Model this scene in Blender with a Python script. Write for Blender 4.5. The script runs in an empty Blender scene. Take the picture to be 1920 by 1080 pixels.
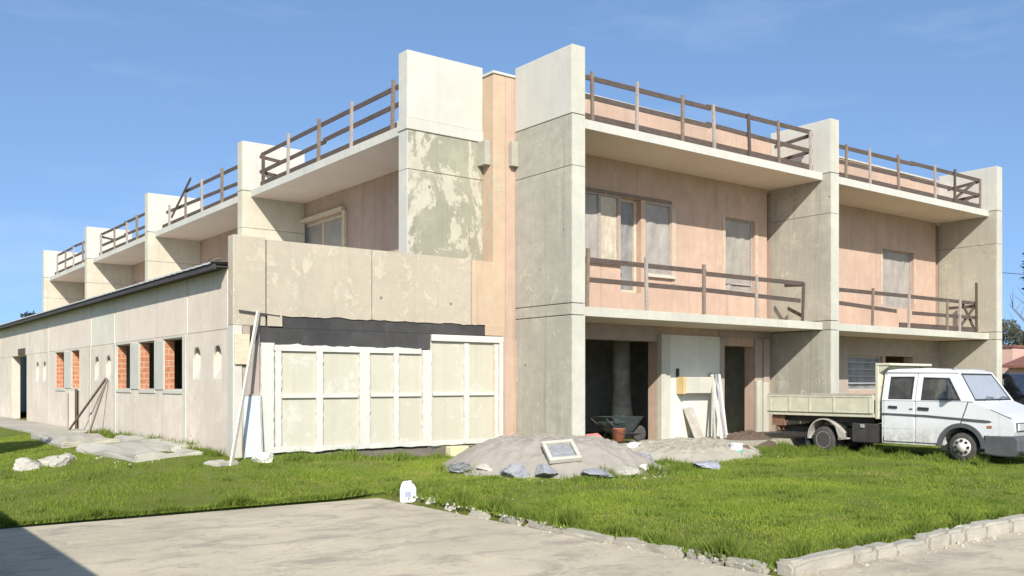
import bpy, math, random
import numpy as np
from mathutils import Vector, Matrix, noise
random.seed(7); RNG = np.random.default_rng(7)
SC = bpy.context.scene
COL = SC.collection
R = math.radians

# ------------------------------------------------------------------ camera, sky, sun, exposure
cd = bpy.data.cameras.new('camera'); cam = bpy.data.objects.new('camera', cd); COL.objects.link(cam)
cam.location = (-11.817, -16.25, 1.75)
cam.rotation_euler = (R(90), 0, -0.647)
cd.sensor_width = 36.0; cd.lens = 36.0*1760.1/1920.0
cd.shift_x = (960-957.4)/1920.0; cd.shift_y = (720.2-540)/1920.0
cd.clip_start = 0.1; cd.clip_end = 5000
SC.camera = cam

SUN = Vector((-0.84, -1.27, 1.0)).normalized()
EL = math.asin(SUN.z); AZ = math.atan2(SUN.x, SUN.y)
W = bpy.data.worlds.new('World'); SC.world = W; W.use_nodes = True
nt = W.node_tree; nt.nodes.clear()
sky = nt.nodes.new('ShaderNodeTexSky'); sky.sky_type = 'NISHITA'; sky.sun_disc = False
sky.sun_elevation = EL; sky.sun_rotation = AZ
sky.air_density = 1.0; sky.dust_density = 0.5; sky.ozone_density = 1.3; sky.altitude = 0
bg = nt.nodes.new('ShaderNodeBackground'); bg.inputs['Strength'].default_value = 0.15
wo = nt.nodes.new('ShaderNodeOutputWorld')
tc = nt.nodes.new('ShaderNodeTexCoord'); va = nt.nodes.new('ShaderNodeVectorMath'); va.operation = 'ADD'; va.inputs[1].default_value = (0, 0, 0.27)
vn_ = nt.nodes.new('ShaderNodeVectorMath'); vn_.operation = 'NORMALIZE'
nt.links.new(tc.outputs['Generated'], va.inputs[0]); nt.links.new(va.outputs[0], vn_.inputs[0]); nt.links.new(vn_.outputs[0], sky.inputs['Vector'])
hsv = nt.nodes.new('ShaderNodeHueSaturation'); hsv.inputs['Saturation'].default_value = 1.08
cn = nt.nodes.new('ShaderNodeTexNoise'); cn.inputs['Scale'].default_value = 3.2; cn.inputs['Detail'].default_value = 7; cn.inputs['Roughness'].default_value = 0.62
cmap = nt.nodes.new('ShaderNodeMapping'); cmap.inputs['Scale'].default_value = (1, 1.4, 5.5)
crmp = nt.nodes.new('ShaderNodeValToRGB'); crmp.color_ramp.elements[0].position = 0.52; crmp.color_ramp.elements[1].position = 0.8
crmp.color_ramp.elements[1].color = (0.10, 0.10, 0.10, 1)
cmix = nt.nodes.new('ShaderNodeMix'); cmix.data_type = 'RGBA'; cmix.inputs[7].default_value = (5.5, 5.9, 6.4, 1)
nt.links.new(sky.outputs[0], hsv.inputs['Color'])
tc0 = nt.nodes.new('ShaderNodeTexCoord'); nt.links.new(tc0.outputs['Generated'], cmap.inputs['Vector']); nt.links.new(cmap.outputs[0], cn.inputs['Vector'])
nt.links.new(cn.outputs['Fac'], crmp.inputs['Fac']); nt.links.new(crmp.outputs['Color'], cmix.inputs[0]); nt.links.new(hsv.outputs['Color'], cmix.inputs[6])
nt.links.new(cmix.outputs[2], bg.inputs['Color']); nt.links.new(bg.outputs[0], wo.inputs['Surface'])
sd = bpy.data.lights.new('sun', 'SUN'); sd.energy = 4.5; sd.angle = R(0.5); sd.color = (1.0, 0.955, 0.89)
so = bpy.data.objects.new('sun', sd); COL.objects.link(so)
so.rotation_euler = SUN.to_track_quat('Z', 'Y').to_euler(); so.location = (-20, -30, 30)
SC.view_settings.view_transform = 'Standard'; SC.view_settings.look = 'None'
SC.view_settings.exposure = 0.62; SC.view_settings.gamma = 1.0
SC.view_settings.use_curve_mapping = False

# ------------------------------------------------------------------ materials
def s2l(c):
    return tuple(((v/255)/12.92 if v/255 <= 0.04045 else ((v/255+0.055)/1.055)**2.4) for v in c)
class NT:
    def __init__(s, name):
        s.m = bpy.data.materials.new(name); s.m.use_nodes = True
        s.t = s.m.node_tree; s.b = s.t.nodes['Principled BSDF']
        s.pos = s.n('ShaderNodeNewGeometry').outputs['Position']
    def n(s, t, **k):
        o = s.t.nodes.new(t)
        for a, v in k.items(): setattr(o, a, v)
        return o
    def l(s, a, b): s.t.links.new(a, b)
    def noise(s, scale, detail=5, rough=0.6, vec=None, dist=0.0, stretch=None):
        v = vec or s.pos
        if stretch:
            mp = s.n('ShaderNodeMapping'); mp.inputs['Scale'].default_value = stretch
            s.l(v, mp.inputs['Vector']); v = mp.outputs[0]
        o = s.n('ShaderNodeTexNoise'); o.inputs['Scale'].default_value = scale
        o.inputs['Detail'].default_value = detail; o.inputs['Roughness'].default_value = rough
        o.inputs['Distortion'].default_value = dist
        s.l(v, o.inputs['Vector']); return o.outputs['Fac']
    def ramp(s, fac, a, b, c0=(0, 0, 0, 1), c1=(1, 1, 1, 1)):
        o = s.n('ShaderNodeValToRGB'); o.color_ramp.elements[0].position = a; o.color_ramp.elements[1].position = b
        o.color_ramp.elements[0].color = c0; o.color_ramp.elements[1].color = c1
        s.l(fac, o.inputs['Fac']); return o.outputs['Color']
    def mix(s, fac, a, b, mode='MIX'):
        o = s.n('ShaderNodeMix', data_type='RGBA', blend_type=mode)
        if isinstance(fac, (int, float)): o.inputs[0].default_value = fac
        else: s.l(fac, o.inputs[0])
        for i, c in ((6, a), (7, b)):
            if isinstance(c, tuple): o.inputs[i].default_value = (*c[:3], 1)
            else: s.l(c, o.inputs[i])
        return o.outputs[2]
    def bump(s, h, strength=0.3, dist=0.02):
        o = s.n('ShaderNodeBump'); o.inputs['Strength'].default_value = strength; o.inputs['Distance'].default_value = dist
        s.l(h, o.inputs['Height']); s.l(o.outputs[0], s.b.inputs['Normal'])
    def set(s, col=None, rough=0.8, metal=0.0, spec=0.3, coat=0.0):
        if col is not None:
            if isinstance(col, tuple): s.b.inputs['Base Color'].default_value = (*col[:3], 1)
            else: s.l(col, s.b.inputs['Base Color'])
        s.b.inputs['Roughness'].default_value = rough; s.b.inputs['Metallic'].default_value = metal
        s.b.inputs['Specular IOR Level'].default_value = spec; s.b.inputs['Coat Weight'].default_value = coat
        return s.m
def k(c, f): return tuple(v*f for v in c)

def concrete(name, c, var=0.22, patch=None, pth=0.58, pscale=1.1, streak=0.25, dark=0.35, bump=0.35, pits=True, boards=False, pst=(1, 1, 0.7)):
    m = NT(name)
    big = m.noise(0.55, 5, 0.62)
    col = m.mix(m.ramp(big, 0.32, 0.68), k(c, 1-var), k(c, 1+var))
    col = m.mix(m.ramp(m.noise(3.3, 6, 0.7), 0.42, 0.72), col, k(c, 1-0.8*var))
    col = m.mix(m.ramp(m.noise(1.7, 7, 0.75, dist=0.8), 0.55, 0.66, c1=(0.6,)*3+(1,)), col, k(c, 1+0.7*var))
    if streak:
        st = m.noise(1.0, 5, 0.65, stretch=(6.0, 6.0, 0.22))
        col = m.mix(m.ramp(st, 0.54, 0.74, c1=(min(1, streak*1.9),)*3+(1,)), col, k(c, 0.6))
        st2 = m.noise(1.0, 4, 0.6, stretch=(11.0, 11.0, 0.35))
        col = m.mix(m.ramp(st2, 0.60, 0.72, c1=(min(1, streak*1.5),)*3+(1,)), col, k(c, 1.22))
    fine = m.noise(28, 4, 0.75)
    col = m.mix(m.ramp(fine, 0.55, 0.8, c1=(dark, dark, dark, 1)), col, k(c, 0.66))
    h = m.mix(0.5, m.noise(9, 8, 0.7), m.noise(60, 3, 0.7))
    if boards:                                     # shuttering board marks
        wv = m.n('ShaderNodeTexWave', bands_direction='Z'); wv.inputs['Scale'].default_value = 1.25; wv.inputs['Distortion'].default_value = 0.7; wv.inputs['Detail'].default_value = 3
        m.l(m.pos, wv.inputs['Vector'])
        bf = m.ramp(wv.outputs['Fac'], 0.0, 0.06, (0.13, 0.13, 0.13, 1), (0, 0, 0, 1))
        col = m.mix(bf, col, k(c, 0.7)); h = m.mix(bf, h, (0, 0, 0))
    if patch:
        p1 = m.noise(pscale, 8, 0.72, dist=0.9, stretch=pst); p2 = m.noise(pscale*5, 6, 0.75)
        pn = m.mix(0.28, p1, p2)
        pf = m.ramp(pn, pth, pth+0.035)
        pc = m.mix(m.ramp(m.noise(4, 6, 0.7), 0.35, 0.7), k(patch, 0.88), k(patch, 1.06))
        col = m.mix(pf, col, pc); h = m.mix(0.4, h, pf)
    if pits:
        v = m.n('ShaderNodeTexVoronoi'); v.inputs['Scale'].default_value = 1.5; v.inputs['Randomness'].default_value = 1
        m.l(m.pos, v.inputs['Vector'])
        col = m.mix(m.ramp(v.outputs['Distance'], 0.035, 0.06, (0.75, 0.75, 0.75, 1), (0, 0, 0, 1)), col, k(c, 0.3))
    m.bump(h, bump, 0.03)
    return m.set(col, 0.9, spec=0.2)
def plain(name, c, rough=0.6, metal=0.0, spec=0.4, var=0.12, scale=4, coat=0.0, bump=0.0, dirt=None):
    m = NT(name)
    col = m.mix(m.ramp(m.noise(scale, 6, 0.65), 0.3, 0.7), k(c, 1-var), k(c, 1+var))
    if dirt:
        col = m.mix(m.ramp(m.noise(scale*1.7, 8, 0.75, dist=0.4), 0.56, 0.7, c1=(0.8, 0.8, 0.8, 1)), col, dirt)
    if bump: m.bump(m.noise(scale*6, 6, 0.7), bump, 0.01)
    return m.set(col, rough, metal, spec, coat)
def wood(name, c, var=0.3):
    m = NT(name)
    g = m.noise(6, 6, 0.7, stretch=(1.0, 1.0, 6.0)); g2 = m.noise(2.1, 3, 0.6)
    col = m.mix(m.ramp(g, 0.3, 0.7), k(c, 1-var), k(c, 1+var))
    col = m.mix(m.ramp(g2, 0.5, 0.75, c1=(0.5,)*3+(1,)), col, k(c, 0.6))
    m.bump(g, 0.3, 0.005)
    return m.set(col, 0.85, spec=0.2)

M = {}
M['conc'] = concrete('weathered_concrete', (0.365, 0.345, 0.28), 0.2, streak=0.4, boards=True, patch=(0.43, 0.405, 0.325), pth=0.555, pscale=2.0)
M['conc_patch'] = concrete('flaking_plaster_on_concrete', (0.30, 0.29, 0.215), 0.18, patch=(0.46, 0.43, 0.335), pth=0.49, pscale=1.25, streak=0.25, pst=(1.2, 1.2, 0.6))
M['conc_fine'] = concrete('pale_concrete', (0.47, 0.455, 0.375), 0.12, streak=0.18, pits=False)
M['cream'] = concrete('cream_plaster', (0.50, 0.485, 0.42), 0.09, streak=0.16, dark=0.2, pits=False)
M['conc_speck'] = concrete('speckled_concrete', (0.39, 0.36, 0.285), 0.14, patch=(0.44, 0.41, 0.30), pth=0.54, pscale=3.2, streak=0.2)
M['leftfin'] = concrete('yellowish_plaster', (0.50, 0.46, 0.355), 0.14, streak=0.2, patch=(0.53, 0.50, 0.41), pth=0.56, pscale=1.4, pits=False)
M['parapet'] = concrete('patched_plaster', (0.41, 0.36, 0.275), 0.1, patch=(0.47, 0.42, 0.32), pth=0.525, pscale=3.0, streak=0.16)
M['pink'] = concrete('salmon_plaster', (0.445, 0.32, 0.24), 0.15, streak=0.34, patch=(0.43, 0.345, 0.265), pth=0.60, pscale=1.1, dark=0.2, bump=0.25, pits=False)
M['pink_pillar'] = concrete('worn_salmon_plaster', (0.46, 0.345, 0.24), 0.12, patch=(0.45, 0.39, 0.27), pth=0.54, pscale=0.9, streak=0.2, pits=False)
M['soffit'] = concrete('slab_soffit', (0.66, 0.555, 0.455), 0.07, streak=0, pits=False)
M['annex'] = concrete('annex_render', (0.61, 0.535, 0.44), 0.15, streak=0.34, patch=(0.68, 0.63, 0.53), pth=0.6)
M['annex_pink'] = concrete('annex_upper_panel', (0.63, 0.55, 0.46), 0.09, streak=0.2, pits=False)
M['annex_green'] = concrete('annex_grey_panel', (0.58, 0.56, 0.465), 0.08, streak=0.2, pits=False)
M['bitumen'] = concrete('bitumen_felt', (0.062, 0.060, 0.058), 0.35, streak=0.1, bump=0.6, pits=False)
M['plinth'] = concrete('dark_plinth', (0.17, 0.15, 0.125), 0.3, streak=0.3)  # dark grey-brown with streaks, for the plinth and the fin wall cores
M['white_paint'] = plain('splashed_white_paint', (0.52, 0.51, 0.455), 0.7, var=0.08, scale=3, bump=0.25, dirt=(0.63, 0.60, 0.47))
M['door_panel'] = concrete('cream_door_panel', (0.465, 0.44, 0.345), 0.06, patch=(0.51, 0.49, 0.41), pth=0.55, pscale=1.6, streak=0.12, dark=0.15, bump=0.15, pits=False)
M['white_wall'] = concrete('white_wall', (0.58, 0.57, 0.485), 0.08, streak=0.15, dark=0.15, pits=False)
M['gwall'] = concrete('grey_brown_render', (0.36, 0.30, 0.25), 0.15, streak=0.2, pits=False)
M['dark_in'] = plain('unlit_room_plaster', (0.42, 0.40, 0.385), 0.95, var=0.2)
M['roof_sheet'] = plain('grey_roof_sheet', (0.46, 0.46, 0.45), 0.7, var=0.25, scale=5)
M['fascia'] = plain('dark_fascia', (0.055, 0.052, 0.05), 0.7, var=0.3)
M['wood'] = wood('grey_brown_timber', (0.20, 0.155, 0.12))
M['wood_grey'] = wood('weathered_grey_timber', (0.33, 0.285, 0.245), 0.25)
M['wood_dark'] = wood('dark_timber', (0.095, 0.072, 0.058))
M['wood_pale'] = wood('pale_timber', (0.56, 0.46, 0.33), 0.18)
M['plank'] = wood('light_plank', (0.66, 0.60, 0.48), 0.12)
M['plastic'] = plain('dusty_plastic_film', (0.30, 0.275, 0.24), 0.45, var=0.18, scale=2.5, bump=0.5)
M['plastic_blue'] = plain('bluish_plastic_film', (0.215, 0.21, 0.20), 0.3, var=0.35, scale=2.5, bump=0.5)
M['plastic_cream'] = plain('cream_curtain', (0.44, 0.385, 0.29), 0.6, var=0.2, scale=3, bump=0.4)
M['frame'] = plain('window_frame_wood', (0.50, 0.42, 0.31), 0.7, var=0.2)
M['white'] = plain('white_plastic', (0.70, 0.70, 0.71), 0.4, var=0.04)
M['truck'] = plain('white_van_paint', (0.64, 0.655, 0.65), 0.3, var=0.05, coat=0.35, dirt=(0.60, 0.60, 0.55), scale=2.2)
tp = NT('white_van_paint_muddy')
sx_ = tp.n('ShaderNodeSeparateXYZ'); tp.l(tp.pos, sx_.inputs[0])
mr = tp.n('ShaderNodeMapRange'); mr.inputs['From Min'].default_value = 0.95; mr.inputs['From Max'].default_value = 0.42; tp.l(sx_.outputs['Z'], mr.inputs['Value'])
mud = tp.mix(1.0, mr.outputs[0], tp.ramp(tp.noise(5, 8, 0.75), 0.38, 0.62), 'MULTIPLY')
tc_ = tp.mix(tp.ramp(tp.noise(2.2, 8, 0.75, dist=0.4), 0.5, 0.72, c1=(0.7,)*3+(1,)), (0.66, 0.67, 0.66), (0.56, 0.56, 0.53))
tc_ = tp.mix(tp.ramp(tp.noise(1.0, 5, 0.6, stretch=(7, 7, 0.6)), 0.58, 0.72, c1=(0.4,)*3+(1,)), tc_, (0.47, 0.46, 0.42))
M['truck'] = tp.set(tp.mix(mud, tc_, (0.34, 0.30, 0.24)), 0.3, spec=0.45, coat=0.4)
M['bed'] = plain('cream_bed_paint', (0.52, 0.495, 0.37), 0.65, var=0.12, scale=5, dirt=(0.36, 0.28, 0.19), bump=0.1)
M['black'] = plain('black_plastic', (0.035, 0.035, 0.037), 0.55, var=0.2)
M['trim'] = plain('dark_grey_trim', (0.085, 0.085, 0.088), 0.55, var=0.2)
M['rubber'] = plain('tyre_rubber', (0.06, 0.055, 0.05), 0.85, var=0.25, scale=9, dirt=(0.16, 0.14, 0.11))
M['rim'] = plain('dusty_steel_rim', (0.62, 0.58, 0.52), 0.5, metal=0.3, var=0.2, scale=8)
M['fender'] = plain('grey_mudguard', (0.38, 0.35, 0.30), 0.6, var=0.2, scale=6)
M['chassis'] = plain('dark_chassis', (0.045, 0.040, 0.037), 0.7, var=0.3, scale=6)
M['rust'] = plain('rusty_steel', (0.20, 0.105, 0.06), 0.85, var=0.4, scale=12)
M['lens'] = plain('lamp_lens', (0.55, 0.58, 0.60), 0.12, metal=0.5, var=0.15, scale=30)
g = NT('vehicle_glass'); M['glass'] = g.set((0.035, 0.040, 0.040), 0.06, spec=0.6, coat=0.4)
def seeglass(name, tint, refl, grey_refl=0.0):
    q = NT(name); out = q.t.nodes['Material Output']
    tr = q.n('ShaderNodeBsdfTransparent'); tr.inputs['Color'].default_value = (*tint, 1)
    gl = q.n('ShaderNodeBsdfGlossy'); gl.inputs['Roughness'].default_value = 0.03
    df = q.n('ShaderNodeBsdfDiffuse'); df.inputs['Color'].default_value = (0.5, 0.5, 0.47, 1)
    fr = q.n('ShaderNodeFresnel'); fr.inputs['IOR'].default_value = 1.5
    ad = q.n('ShaderNodeMath', operation='ADD'); ad.inputs[1].default_value = refl; q.l(fr.outputs[0], ad.inputs[0])
    m1 = q.n('ShaderNodeMixShader'); q.l(ad.outputs[0], m1.inputs[0]); q.l(tr.outputs[0], m1.inputs[1]); q.l(gl.outputs[0], m1.inputs[2])
    m2 = q.n('ShaderNodeMixShader'); q.l(q.ramp(q.noise(3, 6, 0.7), 0.4, 0.8, (0.08+grey_refl,)*3+(1,), (0.2+grey_refl,)*3+(1,)), m2.inputs[0]); q.l(m1.outputs[0], m2.inputs[1]); q.l(df.outputs[0], m2.inputs[2])
    q.l(m2.outputs[0], out.inputs['Surface']); return q.m
M['cabglass'] = seeglass('side_window_glass', (0.5, 0.53, 0.51), 0.04)
M['screen'] = seeglass('windscreen_grey_refl_glass', (0.62, 0.65, 0.62), 0.02, 0.30)  # grey diffuse share stands in for the pale reflection on the screen
g = NT('windscreen_glass'); M['wglass'] = g.set((0.30, 0.315, 0.30), 0.08, spec=0.7, coat=0.5)
M['seat'] = plain('seat_cloth', (0.36, 0.36, 0.36), 0.9)
M['sand'] = concrete('builders_sand', (0.31, 0.28, 0.235), 0.1, streak=0, dark=0.35, bump=0.55, pits=False)
M['ramp'] = concrete('spilt_mortar_ramp', (0.345, 0.315, 0.25), 0.14, streak=0, bump=0.5, pits=False)
M['soil'] = concrete('brown_soil', (0.13, 0.095, 0.07), 0.3, streak=0, bump=0.8, pits=False)
M['stone'] = concrete('pale_stone', (0.44, 0.415, 0.345), 0.16, streak=0, bump=0.7, pits=False)
M['stone_blue'] = concrete('blue_grey_rubble', (0.29, 0.295, 0.305), 0.2, streak=0, bump=0.7, pits=False)
M['kerb'] = concrete('kerb_concrete', (0.40, 0.37, 0.30), 0.16, streak=0, bump=0.7, pits=False)
M['tarp'] = plain('grey_sheet', (0.32, 0.33, 0.36), 0.45, var=0.15, bump=0.4)
M['green_tub'] = plain('dark_green_steel', (0.032, 0.044, 0.040), 0.5, var=0.4, dirt=(0.13, 0.13, 0.115))
M['orange'] = plain('orange_plastic', (0.36, 0.13, 0.07), 0.5)
M['redpink'] = plain('faded_red_bag', (0.56, 0.21, 0.18), 0.7)
M['bucket_green'] = plain('green_label', (0.10, 0.42, 0.22), 0.5)
M['blue_pane'] = plain('pale_blue_panel', (0.50, 0.55, 0.55), 0.6, var=0.1)
M['label_blue'] = plain('blue_print', (0.28, 0.30, 0.62), 0.5)
M['yellow_block'] = concrete('yellow_block', (0.62, 0.56, 0.34), 0.1, streak=0, pits=False)
M['house_pink'] = concrete('far_house_render', (0.56, 0.36, 0.29), 0.08, streak=0.1, pits=False)
M['house_roof'] = plain('brown_red_tiles', (0.20, 0.085, 0.06), 0.85, var=0.3, scale=3)
M['van_paint'] = plain('dark_paint', (0.028, 0.028, 0.034), 0.3, coat=0.4)
M['bark'] = wood('bark', (0.16, 0.125, 0.10))
# hollow brick
b = NT('orange_hollow_brick')
bt = b.n('ShaderNodeTexBrick'); bt.inputs['Scale'].default_value = 1.0
bt.inputs['Brick Width'].default_value = 0.25; bt.inputs['Row Height'].default_value = 0.125; bt.inputs['Mortar Size'].default_value = 0.01
bt.inputs['Color1'].default_value = (0.44, 0.165, 0.08, 1); bt.inputs['Color2'].default_value = (0.33, 0.125, 0.065, 1)
bt.inputs['Mortar'].default_value = (0.45, 0.36, 0.27, 1)
mp = b.n('ShaderNodeMapping'); mp.inputs['Rotation'].default_value = (R(90), 0, 0); b.l(b.pos, mp.inputs['Vector']); b.l(mp.outputs[0], bt.inputs['Vector'])
M['brick'] = b.set(b.mix(b.ramp(b.noise(9, 7, 0.75), 0.42, 0.66, c1=(0.8,)*3+(1,)), bt.outputs['Color'], (0.50, 0.27, 0.15)), 0.9)
M['brick_dull'] = M['brick']
# pavement
p = NT('beige_concrete_paving')
c = (0.50, 0.44, 0.315)  # the concrete's own beige, varied by stains, cracks and grit below
col = p.mix(p.ramp(p.noise(0.35, 6, 0.65), 0.35, 0.65), k(c, 0.84), k(c, 1.12))
col = p.mix(p.ramp(p.noise(1.3, 8, 0.76, dist=0.6, stretch=(1, 1.6, 1)), 0.48, 0.62, c1=(0.85,)*3+(1,)), col, k((0.40, 0.34, 0.26), 0.80))
col = p.mix(p.ramp(p.noise(0.8, 8, 0.75, dist=1.0), 0.58, 0.68, c1=(0.7,)*3+(1,)), col, k(c, 1.22))
col = p.mix(p.ramp(p.noise(5.5, 8, 0.8, dist=1.2, stretch=(0.9, 1.4, 1)), 0.56, 0.64, c1=(0.7,)*3+(1,)), col, k(c, 0.6))
col = p.mix(p.ramp(p.noise(40, 5, 0.8), 0.52, 0.72, c1=(0.6,)*3+(1,)), col, k(c, 0.62))
vs_ = p.n('ShaderNodeTexVoronoi'); vs_.inputs['Scale'].default_value = 22; p.l(p.pos, vs_.inputs['Vector'])
gm = p.mix(1.0, p.ramp(vs_.outputs['Distance'], 0.12, 0.2, (1, 1, 1, 1), (0, 0, 0, 1)), p.ramp(p.noise(1.1, 5, 0.7), 0.52, 0.66), 'MULTIPLY')
col = p.mix(gm, col, (0.20, 0.17, 0.13))
nz = p.n('ShaderNodeTexNoise'); nz.inputs['Scale'].default_value = 0.9; nz.inputs['Detail'].default_value = 9; nz.inputs['Roughness'].default_value = 0.75
p.l(p.pos, nz.inputs['Vector'])
cr = p.n('ShaderNodeMath', operation='SUBTRACT'); p.l(nz.outputs['Fac'], cr.inputs[0]); cr.inputs[1].default_value = 0.47
ca = p.n('ShaderNodeMath', operation='ABSOLUTE'); p.l(cr.outputs[0], ca.inputs[0])
cm = p.mix(1.0, p.ramp(ca.outputs[0], 0.0, 0.0035, (0.8, 0.8, 0.8, 1), (0, 0, 0, 1)), p.ramp(p.noise(0.3, 3, 0.5), 0.5, 0.6), 'MULTIPLY')
col = p.mix(cm, col, k(c, 0.45))
p.bump(p.mix(0.5, p.noise(12, 8, 0.75), p.noise(70, 3, 0.8)), 0.6, 0.02)
M['paving'] = p.set(col, 0.92, spec=0.2)
# lawn soil and grass
p = NT('lawn_ground')
col = p.mix(p.ramp(p.noise(0.5, 6, 0.65), 0.35, 0.65), (0.13, 0.165, 0.024), (0.175, 0.205, 0.04))
col = p.mix(p.ramp(p.noise(4, 7, 0.75), 0.5, 0.75), col, (0.24, 0.21, 0.10))
p.bump(p.noise(30, 6, 0.8), 1.0, 0.05)
M['lawn'] = p.set(col, 0.95, spec=0.1)
def leafmat(name, c0, c1, c2, dry=None):
    p = NT(name)
    at = p.n('ShaderNodeAttribute'); at.attribute_name = 'rnd'
    col = p.mix(at.outputs['Fac'], c0, c1)
    col = p.mix(p.ramp(p.noise(0.45, 4, 0.6), 0.42, 0.66), col, c2)
    if dry: col = p.mix(p.ramp(p.noise(0.9, 7, 0.7, dist=0.8), 0.56, 0.70, c1=(0.75,)*3+(1,)), col, dry)
    p.b.inputs['Subsurface Weight'].default_value = 0.0
    m_ = p.set(col, 0.7, spec=0.15)
    tr = p.n('ShaderNodeBsdfTranslucent'); p.l(col, tr.inputs['Color'])
    ms = p.n('ShaderNodeMixShader'); ms.inputs[0].default_value = 0.3
    out = p.t.nodes['Material Output']
    p.l(p.b.outputs[0], ms.inputs[1]); p.l(tr.outputs[0], ms.inputs[2]); p.l(ms.outputs[0], out.inputs['Surface'])
    return m_
M['grass'] = leafmat('grass_blades', (0.175, 0.24, 0.024), (0.31, 0.365, 0.06), (0.15, 0.23, 0.03), (0.37, 0.335, 0.11))
M['weed'] = leafmat('weed_leaves', (0.10, 0.155, 0.02), (0.21, 0.26, 0.045), (0.13, 0.18, 0.03))
M['leaf_dark'] = leafmat('evergreen_leaves', (0.016, 0.028, 0.012), (0.045, 0.065, 0.025), (0.03, 0.045, 0.018))
M['leaf_grey'] = leafmat('bare_twigs', (0.10, 0.105, 0.075), (0.20, 0.19, 0.15), (0.11, 0.125, 0.075))

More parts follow.
